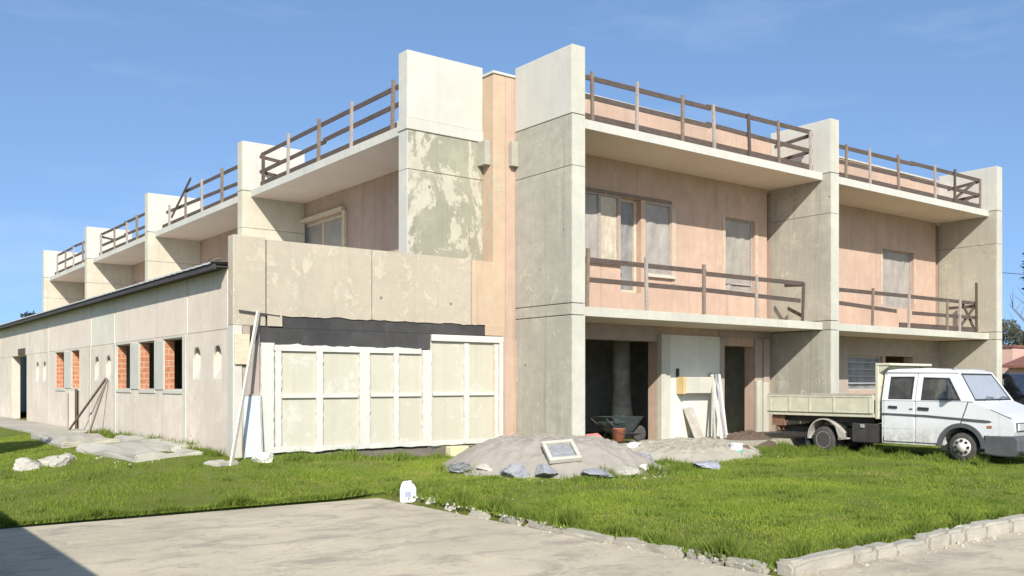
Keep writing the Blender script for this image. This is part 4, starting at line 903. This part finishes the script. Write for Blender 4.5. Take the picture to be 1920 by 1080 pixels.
def heap(name, c, rx, ry, h, mat, label, cat, flat=0.55, rot=0.0, nz=0.12, seed=0, n=110, kind=None, base=-0.06):
    vs = []; fs = []; cr, sr = math.cos(rot), math.sin(rot)
    for j in range(n+1):
        for i in range(n+1):
            u = -1.05+2.1*i/n; v = -1.05+2.1*j/n; r_ = math.hypot(u, v)
            r_ *= 1+0.14*noise.noise(Vector((u*1.6, v*1.6, seed)))
            f_ = max(0.0, min(1.0, (1.0-r_)/(1.0-flat*0.75))); f_ = f_*f_*(3-2*f_)*0.55+f_*0.45
            x = c[0]+rx*(u*cr)-ry*(v*sr); y = c[1]+rx*(u*sr)+ry*(v*cr)
            z = G(x, y)+base+(h-base)*f_+nz*h*f_*noise.noise(Vector((x*2.2, y*2.2, seed)))+0.05*f_*noise.noise(Vector((x*6, y*6, seed)))+0.04*f_*noise.noise(Vector((x*15, y*15, seed)))
            vs.append((x, y, z))
    fs = [(j*(n+1)+i, j*(n+1)+i+1, (j+1)*(n+1)+i+1, (j+1)*(n+1)+i) for j in range(n) for i in range(n)]
    o = MB().add(vs, fs).build(name, mat, None, origin=(c[0], c[1], G(c[0], c[1])), smooth=True, recalc=False)
    return tag(o, label, cat, None, kind)
heap('sand_pile', (-0.75, -2.85), 2.3, 1.85, 0.56, M['sand'], 'broad grey-beige heap of builders sand in front of the corner fin wall', 'sand pile', rot=-0.647, seed=2)
heap('mortar_ramp', (3.6, -2.2), 2.6, 1.5, 0.24, M['ramp'], 'pale trampled ramp of sand and mortar before the open ground floor', 'ramp', flat=0.8, seed=5)
heap('soil_heap', (6.75, -1.35), 0.95, 0.8, 0.30, M['soil'], 'dark brown soil heap behind the truck beside the doorway', 'soil heap', seed=8, nz=0.3)
RG = 'rubble round the sand heap'
for (x, y, sx, sy, sz, mt, lb, sd_) in (
    (-2.55, -2.5, 0.55, 0.4, 0.22, 'stone_blue', 'grey rubble lump between the sand heap and the yellow block under the garage front', 1),
    (-2.2, -2.9, 0.35, 0.3, 0.18, 'stone', 'small pale rubble lump at the sand heap foot behind the wide blue-grey chunk', 2),
    (-2.1, -3.55, 0.6, 0.45, 0.26, 'stone_blue', 'widest blue-grey chunk at the foot of the sand heap', 3),
    (-1.75, -3.15, 0.4, 0.3, 0.26, 'sand', 'dusty sand-coloured cement lump on the flank of the sand heap above the widest chunk', 4),
    (-1.75, -3.95, 0.5, 0.35, 0.2, 'stone_blue', 'flat blue-grey chunk between the widest chunk and the white mortar tray', 5),
    (-1.15, -4.55, 0.5, 0.42, 0.16, 'stone_blue', 'blue-grey flat stone in the grass below the white mortar tray', 6),
    (1.0, -3.55, 0.42, 0.36, 0.3, 'stone_blue', 'tall blue-grey lump at the sand heap foot next to the mortar ramp', 7),
    (1.3, -3.0, 0.2, 0.18, 0.2, 'stone', 'small white stone behind the tall blue-grey lump beside the mortar ramp', 8),
    (0.05, -4.45, 0.16, 0.14, 0.18, 'white_wall', 'tiny white lump in the grass before the sand heap', 9),
    (-0.4, -4.5, 0.34, 0.26, 0.14, 'stone', 'low pale stone at the front foot of the sand heap', 10)):
    rock('rubble', (x-0.12, y-0.12, G(x, y)+sz*0.28+0.05), (sx*0.95, sy*0.95, sz*0.95), lb, 'rubble', M[mt], RG, rot=sd_*0.9, seed=sd_)
# white mortar tray lying tilted on the sand
tray = thing('mortar_tray', 'white square mortar tray with grey dried mortar tilted on the sand heap', 'mortar tray', (-1.36, -3.86, G(-1.36, -3.86)+0.44)); tray.rotation_euler = (R(30), R(-4), -0.42)
m = MB()
for a in ((-0.29, 0.29, -0.29, -0.215), (-0.29, 0.29, 0.215, 0.29), (-0.29, -0.215, -0.214, 0.214), (0.215, 0.29, -0.214, 0.214)): m.box(*a, -0.07, 0.03)
m.build('rim', M['conc_fine'], tray, bevel=0.02, local=True)
m = MB(); n = 14; vs = [(-0.215+0.43*i/n, -0.215+0.43*j/n, -0.03+0.03*noise.noise(Vector((i*0.5, j*0.5, 1)))) for j in range(n+1) for i in range(n+1)]
m.add(vs, [(j*(n+1)+i, j*(n+1)+i+1, (j+1)*(n+1)+i+1, (j+1)*(n+1)+i) for j in range(n) for i in range(n)]); m.build('mortar', M['stone_blue'], tray, local=True)
# left: broken concrete slabs by the annex and a rubble clump in the grass
SG = 'broken concrete slabs beside the annex'
block('concrete_slab', -7.35, -6.15, 0.5, 4.0, 0.26, 0.54, 'wide broken concrete slab in the grass before the three brick-lined windows', 'concrete slab', M['stone'], SG, seed=41, amp=0.05, rot=0.05)
block('concrete_slab', -6.3, -5.76, 1.5, 5.6, 0.34, 0.60, 'narrow broken concrete slab lying along the foot of the annex wall', 'concrete slab', M['stone'], SG, seed=42, amp=0.035)
block('concrete_slab', -7.35, -6.2, 5.2, 9.4, 0.30, 0.57, 'concrete slab in the grass below the leaning stakes', 'concrete slab', M['kerb'], SG, seed=43, amp=0.05, rot=-0.03)
block('concrete_slab', -6.35, -5.9, -0.75, -0.35, 0.34, 0.45, 'small flat concrete piece at the foot of the leaning plank', 'concrete slab', M['stone'], SG, seed=44, amp=0.012, rot=0.4)
m = MB().box(-7.0, -5.73, 10.2, 42, 0.1, 0.52); tag(m.build('footpath', M['kerb'], bevel=0.02), kind='structure')
for i, (dx, dy, s_) in enumerate(((-0.35, -0.2, 0.42), (0.02, 0.0, 0.46), (0.36, 0.3, 0.34), (0.1, -0.32, 0.3))):
    rock('rubble', (-8.3+dx, 2.1+dy*1.3, G(-8.3+dx, 2.1+dy)+0.06), (s_, s_*0.9, s_*0.55), ['low rubble block on the yard side of the clump in the grass', 'biggest rubble block in the middle of the clump in the grass', 'rubble block nearest the annex in the clump in the grass', 'front rubble block of the clump in the grass'][i], 'rubble', M['stone'], 'rubble clump on the lawn', seed=60+i, rot=i, rough=0.3)

# ------------------------------------------------------------------ loose things
# leaning plank, pale blue panel, stakes, boards
m = MB().bar((-6.02, -0.72, G(-6.02, -0.72)-0.03), (-5.28, -0.09, 3.05), 0.085, 0.03, up=(0.7, -0.7, 0.2)); o = m.build('plank', M['plank'], None, origin=(-6.02, -0.72, G(-6.02, -0.72)))
tag(o, 'long pale timber plank leaning on the annex corner beside the garage front', 'plank')
pn = thing('shutter_panel', 'narrow pale blue panel with a dark frame leaning by the garage front', 'panel', (-5.40, -0.16, 0.42)); pn.rotation_euler = (R(-5), 0, 0)
MB().box(-0.15, 0.15, -0.012, 0.012, 0.03, 1.12).build('sheet', M['blue_pane'], pn, local=True)
m = MB().box(-0.18, -0.152, -0.02, 0.02, 0, 1.15).box(0.152, 0.18, -0.02, 0.02, 0, 1.15).box(-0.151, 0.151, -0.02, 0.02, 1.122, 1.15); m.build_each('frame', M['fender'], pn, local=True)
MB().box(0.02, 0.10, -0.03, -0.013, 0.05, 0.45).build('batten', M['white'], pn, local=True)
rock('stone', (-5.40, -0.55, G(-5.4, -0.55)+0.08), (0.32, 0.26, 0.22), 'white lump of mortar at the foot of the narrow blue panel', 'stone', M['white_wall'], seed=77)
def stick(p, q, w, label):
    m_ = MB().bar(p, q, w, 0.035); o_ = m_.build('stake', M['wood'], None, origin=p); return tag(o_, label, 'stake', 'stakes leaning on the annex wall')
stick((-6.05, 11.2, 0.50), (-5.74, 8.55, 1.90), 0.05, 'timber stake leaning at a long slant on the annex wall')
stick((-6.15, 8.7, 0.40), (-5.75, 8.42, 1.88), 0.05, 'timber stake leaning nearly upright on the annex wall')
bd = thing('pale_board', 'pale cream board with dark edges standing under the bricked annex windows', 'board', (-5.78, 12.1, 0.46))
MB().box(-5.79, -5.765, 11.66, 12.46, 0.46, 1.56).build('sheet', M['plank'], bd)
m = MB().box(-5.80, -5.76, 11.55, 11.655, 0.46, 1.62).box(-5.80, -5.76, 12.465, 12.52, 0.46, 1.5); m.build_each('frame', M['wood_dark'], bd)
# pale planks leaning by the ground floor doorway
for i, (x0, x1, y0, y1, zt, w, lb, mt) in enumerate((
    (6.22, 6.84, -0.98, -0.12, 2.04, 0.085, 'widest white plank of those leaning by the ground floor doorway', 'white_paint'),
    (6.30, 6.95, -1.05, -0.12, 2.02, 0.045, 'thin grey pipe leaning between the white planks by the doorway', 'tarp'),
    (6.44, 7.06, -0.95, -0.12, 2.00, 0.07, 'narrow white plank leaning nearest the doorway opening', 'white_paint'),
    (6.12, 6.76, -0.85, -0.12, 1.95, 0.05, 'dark grey plank leaning under the cream wall box', 'fender'))):
    b0 = max(G(x0, y0), 0.40)
    m = MB().bar((x0, y0, b0), (x1, y1-0.03*i, zt), w, 0.03, up=(0, -1, 0.5)); tag(m.build('plank', M[mt], None, origin=(x0, y0, b0)), lb, 'plank', 'planks leaning by the doorway')
sh = thing('wall_box', 'long cream box fixed on the white ground floor wall with a yellow end', 'wall box', (6.1, -0.06, 1.52))
MB().box(5.70, 6.70, -0.30, -0.055, 1.52, 1.93).build('case', M['conc_fine'], sh, bevel=0.012)
MB().box(5.60, 5.696, -0.30, -0.055, 1.50, 1.93).build('end_panel', plain('yellow_board', (0.50, 0.38, 0.18), 0.7), sh, bevel=0.01)
MB().box(5.59, 5.64, -0.12, -0.055, 1.932, 2.14).build('handle', M['black'], sh)
o = MB().bar((6.05, -0.42, 0.40), (5.98, -0.09, 1.16), 0.36, 0.02, up=(0, -1, 0.6)).build('grey_sheet', M['fender'], None, origin=(5.86, -0.42, 0.4))
tag(o, 'rough grey sheet leaning on the white ground floor wall under the cream box', 'sheet')
# wheelbarrow and clutter at the opening
wb = thing('wheelbarrow', 'dark green wheelbarrow full of clutter in the dark ground floor opening', 'wheelbarrow', (2.95, -0.85, 0.42))
m = MB(); T = [(2.42, -1.12), (3.45, -1.06), (3.45, -0.55), (2.42, -0.5)]; Bq = [(2.68, -1.0), (3.2, -0.96), (3.2, -0.66), (2.68, -0.62)]
vs = [(*p_, 1.02) for p_ in T] + [(*p_, 0.68) for p_ in Bq] + [(p_[0]*0.985+0.044, p_[1]*0.97-0.025, 1.02) for p_ in T] + [(*p_, 0.70) for p_ in Bq]
fs = [(i, (i+1) % 4, 4+(i+1) % 4, 4+i) for i in range(4)] + [(7,6,5,4)] + [(8+i, 12+i, 12+(i+1) % 4, 8+(i+1) % 4) for i in range(4)] + [(12,13,14,15)] + [(i, 8+i, 8+(i+1) % 4, (i+1) % 4) for i in range(4)]
m.add(vs, fs); m.build('tray', M['green_tub'], wb)
m = MB().tube([(2.3, -1.05, 0.98), (2.75, -1.02, 0.66), (3.6, -0.84, 0.62)], 0.018, 6).tube([(2.3, -0.55, 0.98), (2.75, -0.6, 0.66), (3.6, -0.78, 0.62)], 0.018, 6).tube([(2.7, -1.02, 0.68), (2.66, -1.05, 0.42)], 0.016, 6).tube([(2.7, -0.6, 0.68), (2.66, -0.57, 0.42)], 0.016, 6)
m.build_each('frame', M['fascia'], wb)
MB().lathe([(0.12, -0.04), (0.18, -0.045), (0.20, 0), (0.18, 0.045), (0.12, 0.04)], (3.55, -0.81, 0.61), 'y', 20).build('wheel', M['rubber'], wb, smooth=True)
rock('tarpaulin', (2.85, -0.83, 0.95), (0.8, 0.4, 0.26), 'crumpled teal-black tarpaulin heaped in the wheelbarrow', 'tarpaulin', M['green_tub'], seed=33, rough=0.5)
bk = thing('bucket', 'orange bucket beside the green wheelbarrow', 'bucket', (2.35, -1.4, G(2.35, -1.4)+0.28))
zb = G(2.35, -1.4)+0.28
MB().lathe([(0.0001, 0), (0.11, 0), (0.145, 0.27), (0.155, 0.275), (0.14, 0.28), (0.105, 0.02), (0.0001, 0.02)], (2.35, -1.4, zb), 'z', 20).build('pail', M['orange'], bk, smooth=True)
MB().tube([(2.35+0.15*math.cos(t), -1.4-0.05-0.09*math.sin(t), zb+0.26-0.1*math.sin(t)) for t in [math.pi*i/8 for i in range(9)]], 0.006, 5).build('handle', M['fascia'], bk)
rock('sack', (1.35, -1.75, 0.62), (0.42, 0.32, 0.2), 'faded red sack at the top of the sand heap by the fin wall', 'sack', M['redpink'], seed=91, rough=0.3)
rock('sack', (2.05, -2.2, G(2.05, -2.2)+0.30), (0.26, 0.22, 0.14), 'white sack scrap on the sand beside the orange bucket', 'sack', M['white'], seed=92, rough=0.3)
# paint bucket with green label
bx_, by_ = 4.12, -3.15; zb = G(bx_, by_)+0.02
pb = thing('paint_bucket', 'white paint bucket with a green lower band standing in the grass', 'bucket', (bx_, by_, zb))
MB().lathe([(0.0001, 0), (0.125, 0), (0.132, 0.14), (0.138, 0.27), (0.145, 0.275), (0.145, 0.30), (0.0001, 0.30)], (bx_, by_, zb), 'z', 24).build('tub', M['white'], pb, smooth=False)
MB().lathe([(0.130, 0.03), (0.1365, 0.155), (0.1335, 0.156)], (bx_, by_, zb), 'z', 24).build('label_band', M['bucket_green'], pb)
MB().tube([(bx_+0.14*math.cos(t), by_-0.02-0.06*math.sin(t), zb+0.27-0.10*math.sin(t)) for t in [math.pi*i/8 for i in range(9)]], 0.005, 5).build('handle', M['fascia'], pb)
rock('rubble', (4.75, -2.9, G(4.75, -2.9)+0.10), (0.42, 0.3, 0.22), 'brown clod beside the white and green paint bucket', 'rubble', M['soil'], seed=13)
rock('plastic_sheet', (1.75, -4.45, G(1.75, -4.45)+0.05), (0.72, 0.42, 0.16), 'crumpled grey plastic sheet lying in the grass before the mortar ramp', 'plastic sheet', M['tarp'], seed=15, rot=0.4, rough=0.35)
# white canister on the paving corner
jx, jy = -4.66, -4.26
jc = thing('canister', 'white plastic canister with a handle and blue print on the paving corner', 'canister', (jx, jy, 0.0), rotz=-0.5)
jc.scale = (0.86, 0.86, 0.86)
prof = [(-0.13, 0.0), (0.13, 0.0), (0.14, 0.03), (0.14, 0.24), (0.105, 0.31), (0.035, 0.34), (-0.06, 0.33), (-0.125, 0.28), (-0.14, 0.22), (-0.14, 0.03)]
MB().prism(prof, 'y', -0.085, 0.085).build('body', M['white'], jc, bevel=0.025, local=True)
MB().lathe([(0.032, 0.32), (0.032, 0.375), (0.0001, 0.375)], (0.03, 0, 0), 'z', 14).build('cap', M['white'], jc, local=True)
MB().tube([(-0.11, 0, 0.29), (-0.08, 0, 0.345), (-0.02, 0, 0.36), (0.01, 0, 0.335)], 0.014, 8).build('handle', M['white'], jc, local=True)
m = MB().box(-0.06, 0.05, -0.088, -0.0855, 0.10, 0.20); m.build('print', M['label_blue'], jc, local=True)

# ------------------------------------------------------------------ grass and weeds
def blades(name, xy, hts, wid, mat, lean=0.45, kind='stuff', base=None):
    n_ = len(xy); z = gz(xy[:,0], xy[:,1]) if base is None else base
    ang = RNG.uniform(0, 2*np.pi, n_); la = RNG.uniform(0, 2*np.pi, n_); ln = RNG.uniform(0.1, lean, n_)*hts
    dx = np.cos(ang)*wid/2; dy = np.sin(ang)*wid/2
    v = np.empty((n_, 3, 3))
    v[:,0,0] = xy[:,0]-dx; v[:,0,1] = xy[:,1]-dy; v[:,0,2] = z-0.01
    v[:,1,0] = xy[:,0]+dx; v[:,1,1] = xy[:,1]+dy; v[:,1,2] = z-0.01
    v[:,2,0] = xy[:,0]+np.cos(la)*ln; v[:,2,1] = xy[:,1]+np.sin(la)*ln; v[:,2,2] = z+hts
    return tri_mesh(name, v, mat, kind)
def tri_mesh(name, v, mat, kind=None, rnd=None, parent=None, origin=None):
    n_ = len(v); me = bpy.data.meshes.new(name)
    vv = v.reshape(-1, 3).astype(np.float32)
    if origin is not None: vv = vv-np.array(origin, np.float32)
    me.vertices.add(n_*3); me.vertices.foreach_set('co', vv.ravel())
    me.loops.add(n_*3); me.loops.foreach_set('vertex_index', np.arange(n_*3, dtype=np.int32))
    me.polygons.add(n_); me.polygons.foreach_set('loop_start', np.arange(0, n_*3, 3, dtype=np.int32))
    me.update(calc_edges=True)
    at = me.attributes.new('rnd', 'FLOAT', 'FACE'); at.data.foreach_set('value', (RNG.uniform(0, 1, n_) if rnd is None else rnd).astype(np.float32))
    me.materials.append(mat); o = bpy.data.objects.new(name, me); COL.objects.link(o)
    if parent is not None: o.parent = parent
    elif origin is not None: o.location = origin
    if kind: o['kind'] = kind
    return o
def in_lawn(x, y):
    ok = ~(((x < -4.66) & (y < -3.50)) | (y < -10.80))
    ok &= ~((x > -5.75) & (y > -0.05)); ok &= ~((x > 0.5) & (y > -1.95))
    ok &= ~((x > -7.0) & (x < -5.7) & (y > 9.8))
    for (a, b_, c_, d_) in ((-7.4, -6.1, 0.4, 4.1), (-6.3, -5.7, 1.5, 5.6), (-7.4, -6.15, 5.1, 9.5), (-6.32, -5.92, -0.72, -0.38)):
        ok &= ~((x > a+0.05) & (x < b_-0.05) & (y > c_+0.05) & (y < d_-0.05))
    ok &= ((x+0.55)/1.75)**2+((y+2.95)/1.55)**2 > 1
    ok &= ((x-3.6)/2.3)**2+((y+2.0)/1.25)**2 > 1
    ok &= ((x-6.75)/0.8)**2+((y+1.35)/0.8)**2 > 1
    return ok
def scatter(n_, x0, x1, y0, y1):
    x = RNG.uniform(x0, x1, n_); y = RNG.uniform(y0, y1, n_); k_ = in_lawn(x, y); return np.stack([x[k_], y[k_]], 1)
def clump(xy, f=1.0):
    x, y = xy[:,0]*f, xy[:,1]*f
    return 0.5+0.25*np.sin(2.1*x+1.3*np.sin(1.7*y))+0.25*np.sin(2.7*y+1.9*np.sin(1.3*x+0.5))
def thin(xy):
    n_ = np.sin(xy[:,0]*1.7+2*np.sin(xy[:,1]*0.9))+np.sin(xy[:,1]*2.3+1.5*np.sin(xy[:,0]*1.1))+np.sin(xy[:,0]*5.1)*np.sin(xy[:,1]*4.7)*0.5
    return xy[RNG.uniform(0, 1, len(xy)) < np.clip(1.25+0.55*n_, 0.12, 1)]
xy = np.concatenate([scatter(250000, -5.2, 12.5, -10.8, -0.9), scatter(130000, -11, -4.4, -3.5, 10.5), scatter(60000, -4.8, 3.0, -3.6, 0), scatter(60000, -4.8, 2.0, -10.8, -6.0)])
xy = thin(xy); cl = clump(xy); h = (0.014+0.034*cl**2)*RNG.uniform(0.6, 1.5, len(xy))
blades('grass', xy, h, RNG.uniform(0.007, 0.016, len(xy)), M['grass'], 0.9)
# rank edge growth and weeds along kerbs, walls and the heap
def along(x0, y0, x1, y1, n_, spread):
    t = RNG.uniform(0, 1, n_); return np.stack([x0+(x1-x0)*t+RNG.normal(0, spread, n_), y0+(y1-y0)*t+RNG.normal(0, spread, n_)], 1)
pts = np.concatenate([along(-4.5, -10.68, 1.0, -10.68, 5000, 0.06), along(-4.5, -10.6, -4.42, -4.0, 6000, 0.08), along(-10.5, -3.44, -4.9, -3.44, 9000, 0.045), along(-4.5, -3.4, -4.45, -5.2, 1200, 0.05), along(-4.55, -5.2, -4.52, -10.7, 2200, 0.05),
                      along(-5.0, -0.6, -1.5, -0.5, 2200, 0.2), along(-5.95, 0.2, -5.9, 9.5, 3500, 0.1), along(-2.6, -2.2, -1.6, -3.9, 1800, 0.2), along(1.2, -2.9, 1.9, -3.4, 1500, 0.15), along(-1.8, -4.75, 1.2, -4.4, 3000, 0.12),
                      along(4.5, -3.4, 7.2, -2.2, 3500, 0.25), along(7.0, -6.9, 7.1, -2.5, 3500, 0.2)])
pts = pts[~((pts[:,0] < -4.70) & (pts[:,1] < -3.44))]; pts = pts[pts[:,1] > -10.76]
cl = clump(pts, 3.0); h = (0.04+0.17*cl**2)*RNG.uniform(0.6, 1.3, len(pts))
blades('weeds', pts, h, RNG.uniform(0.012, 0.03, len(pts)), M['weed'], 0.9)
# leafy tufts that break up the lawn
cen = np.concatenate([scatter(420, -5, 11, -10.6, -2.5), scatter(90, -10.5, -4.6, -3.2, 6)])
tx = np.repeat(cen, 70, 0)+RNG.normal(0, 0.085, (len(cen)*70, 2)); k_ = in_lawn(tx[:,0], tx[:,1]); tx = tx[k_]
blades('lawn_tufts', tx, RNG.uniform(0.015, 0.075, len(tx))*np.repeat(RNG.uniform(0.4, 1.3, len(cen)), 70)[k_], RNG.uniform(0.012, 0.028, len(tx)), M['weed'], 1.3)

# crumbs of stone and mortar strewn round the heaps, the slabs and the yard edge
def crumbs(name, pts, smin, smax, mat):
    n_ = len(pts); z = np.maximum(gz(pts[:,0], pts[:,1]), 0.0)
    sz = smin+(smax-smin)*RNG.uniform(0, 1, n_)**2.5
    base = np.array([[1,0,-.3],[-.5,.87,-.3],[-.5,-.87,-.3],[0.1,0,.8]])
    q = base[None]*(1+0.5*RNG.uniform(-1, 1, (n_, 4, 1)))*sz[:, None, None]
    a = RNG.uniform(0, 6.28, n_); ca, sa = np.cos(a)[:, None], np.sin(a)[:, None]
    v = np.stack([q[...,0]*ca-q[...,1]*sa+pts[:,0:1], q[...,0]*sa+q[...,1]*ca+pts[:,1:2], q[...,2]+z[:, None]+sz[:, None]*0.25], -1)
    tri = v[:, [[0,1,3],[1,2,3],[2,0,3]]].reshape(-1, 3, 3)
    return tri_mesh(name, tri, mat, 'stuff')
def disc(x, y, rx, ry, n_): a = RNG.uniform(0, 6.28, n_); r_ = RNG.uniform(0.75, 1.25, n_); return np.stack([x+rx*r_*np.cos(a), y+ry*r_*np.sin(a)], 1)
cp = np.concatenate([disc(-0.55, -2.95, 1.9, 1.7, 700), disc(3.6, -2.2, 2.3, 1.3, 500), along(-7.2, 0.2, -6.2, 8, 250, 0.35), along(-4.6, -4.2, -4.75, -10.7, 260, 0.09), along(-4.5, -11.05, 1.5, -11.05, 160, 0.06), along(4.5, -2.6, 7, -2.0, 300, 0.4)])
crumbs('gravel', cp, 0.006, 0.030, M['kerb'])
crumbs('grit', np.stack([RNG.uniform(-11, -3, 420), RNG.uniform(-13, -3.7, 420)], 1)[:, :], 0.003, 0.014, M['stone_blue'])

# ------------------------------------------------------------------ background and things outside the frame
def leaves(name, centre, rad, n_, size, mat, parent, lumps=14, seed=0, shape=None):
    r_ = np.random.default_rng(seed)
    lc = r_.normal(0, 1, (lumps, 3)); lc /= np.linalg.norm(lc, axis=1)[:, None]; lc *= r_.uniform(0.35, 0.85, (lumps, 1)); lr = r_.uniform(0.25, 0.45, lumps)
    i = r_.integers(0, lumps, n_); d = r_.normal(0, 1, (n_, 3)); d /= np.linalg.norm(d, axis=1)[:, None]
    p_ = lc[i]+d*(lr[i]*r_.uniform(0.35, 1.0, n_)**0.6)[:, None]
    p_ = p_*np.array(rad)+np.array(centre)
    v = p_[:, None, :]+r_.normal(0, size, (n_, 3, 3))
    o_ = np.array(parent.location)
    return tri_mesh(name, v-o_, mat, parent=parent)
def tree(label, base, h, rad, n_, size, mat, seed, cz=0.62, bare=False):
    t = thing('tree', label, 'tree', base, 'background trees')
    r_ = random.Random(seed); m_ = MB(); b = Vector(base)
    m_.tube([b+Vector((0,0,-0.2)), b+Vector((r_.uniform(-.1,.1)*h*0.2, 0, h*0.3)), b+Vector((r_.uniform(-.1,.1)*h*0.3, 0.02*h, h*0.75))], [h*0.035, h*0.024, h*0.008], 8)
    for i in range(14 if bare else 8):
        z0 = h*r_.uniform(0.25, 0.7); a = r_.uniform(0, 6.28); L_ = rad[0]*r_.uniform(0.5, 0.95)
        p0 = b+Vector((0,0,z0)); p1 = p0+Vector((math.cos(a)*L_*0.5, math.sin(a)*L_*0.5, L_*0.45)); p2 = p0+Vector((math.cos(a+.2)*L_, math.sin(a+.2)*L_, L_*1.0))
        m_.tube([p0, p1, p2], [h*0.012, h*0.007, h*0.002], 5)
        for q in range(5 if bare else 0):
            a2 = a+r_.uniform(-1, 1); s0 = p0.lerp(p2, r_.uniform(0.3, 0.9)); L2 = L_*0.5
            m_.tube([s0, s0+Vector((math.cos(a2)*L2, math.sin(a2)*L2, L2*r_.uniform(0.5, 1.1)))], [h*0.005, h*0.001], 4)
    m_.build('trunk', M['bark'], t, smooth=True)
    leaves('crown', (base[0], base[1], base[2]+h*cz), rad, n_, size, mat, t, seed=seed)
    return t
tree('dark round tree crown rising far behind the annex roof', (3.9, 72.3, 0), 8.6, (1.5, 1.5, 2.0), 5000, 0.10, M['leaf_dark'], 3, cz=0.68)
tree('grey-green tree behind the pink house', (73.5, 20.5, 0), 8.6, (4.5, 4.0, 3.6), 16000, 0.085, M['leaf_grey'], 5, cz=0.6, bare=True)
tree('grey-green tree behind the brown-red shed', (77.5, 17.0, 0), 8.0, (4.0, 4.0, 3.4), 16000, 0.085, M['leaf_grey'], 6, cz=0.6, bare=True)
tree('dark evergreen tree whose twig tips reach in at the right picture edge', (27.05, -1.05, 0), 9.5, (2.2, 2.2, 3.2), 9000, 0.07, M['leaf_dark'], 9, cz=0.66)
hs = thing('far_house', 'pink rendered flat-roofed house behind the dark van beside the last fin wall', 'house', (55, 16, 0))
MB().wall('x', 50.0, 50.3, 12.3, 20.0, 0, 4.1, [(13.4, 14.5, 1.2, 2.6), (16.2, 17.3, 1.2, 2.6)]).build('wall', M['house_pink'], hs)
MB().box(50.302, 60, 12.3, 12.6, 0, 4.1).build('wall', M['house_pink'], hs)
MB().box(49.9, 60.1, 12.2, 20.1, 4.102, 4.25).build('roof', M['house_roof'], hs)
for a in (13.4, 16.2):
    w_ = MB().box(50.1, 50.2, a, a+1.1, 1.2, 2.6).build('window', M['glass'], hs)
    MB().box(50.02, 50.09, a+0.5, a+0.6, 1.2, 2.6).build('frame', M['white'], w_)
hs = thing('shed', 'brown-red shed with a rusty sloping roof between the pink house and the picture edge', 'shed', (50, 8, 0))
MB().box(47.5, 54, 5.2, 11.4, 0, 2.9).build('wall', M['house_pink'], hs)
MB().prism([(47.1, 2.75), (54.3, 4.3), (54.3, 4.42), (47.1, 2.9)], 'y', 4.8, 11.7).build('roof', M['house_roof'], hs)
MB().box(47.42, 47.49, 7.2, 9.2, 0.05, 2.3).build('door', M['wood_dark'], hs)
# dark van parked beyond the truck
vn = thing('dark_van', 'dark van parked far behind the white truck bonnet', 'van', (29.0, 3.6, 0.1))
pr = [(1.2, 0.35), (5.6, 0.35), (5.65, 1.0), (5.5, 1.2), (5.35, 1.95), (5.1, 2.08), (2.2, 2.08), (1.75, 1.25), (1.2, 1.12)]
MB().prism([(y, z+0.1) for y, z in pr], 'x', 27.9, 29.7).build('body', M['van_paint'], vn, bevel=0.06)
for a, b_ in ((2.45, 3.5), (3.65, 4.6), (4.75, 5.2)):
    MB().box(27.885, 27.898, a, b_, 1.42, 1.95).build('window', M['wglass'], vn)
MB().box(27.87, 27.884, 3.52, 3.62, 1.3, 2.0).build('door_pillar', M['fender'], vn)
for yy in (1.95, 4.85):
    for xx in (27.98, 29.62):
        w_ = MB().lathe([(0.2, -0.1), (0.31, -0.09), (0.33, 0), (0.31, 0.09), (0.2, 0.1)], (xx, yy, 0.42), 'x', 20).build('wheel', M['rubber'], vn, smooth=True)
        MB().lathe([(0.0001, -0.07), (0.2, -0.08), (0.2, 0.08), (0.0001, 0.07)], (xx, yy, 0.42), 'x', 16).build('rim', M['rim'], w_)
m = MB().tube([(18.56+40*t, -1.5-6*t, 5.35+2.4*t-2.2*t*(1-t)) for t in [i/16 for i in range(17)]], 0.012, 5)
tag(m.build('overhead_cable', M['fascia'], None, origin=(18.56, -1.5, 5.35)), 'thin dark overhead cable running off from the last fin wall', 'cable')
# neighbour house left of the yard, beyond the picture edge: its eave throws the shadow across the lower left corner
nb = thing('neighbour_house', 'low grey house standing left of the yard just outside the picture', 'house', (-16, -8, 0))
MB().box(-20, -12.48, -17, -4.3, -0.1, 2.95).build('wall', M['conc_fine'], nb)
MB().box(-20.3, -12.24, -17.3, -4.0, 2.96, 3.08).build('roof', M['roof_sheet'], nb)
tree('unseen leafy tree added left of the lawn to cast shade', (-12.1, 2.2, 0.1), 4.9, (1.45, 1.5, 1.3), 9000, 0.07, M['leaf_dark'], 14, cz=0.76)  # unseen tree, added to throw its shadow on the lawn's left edge
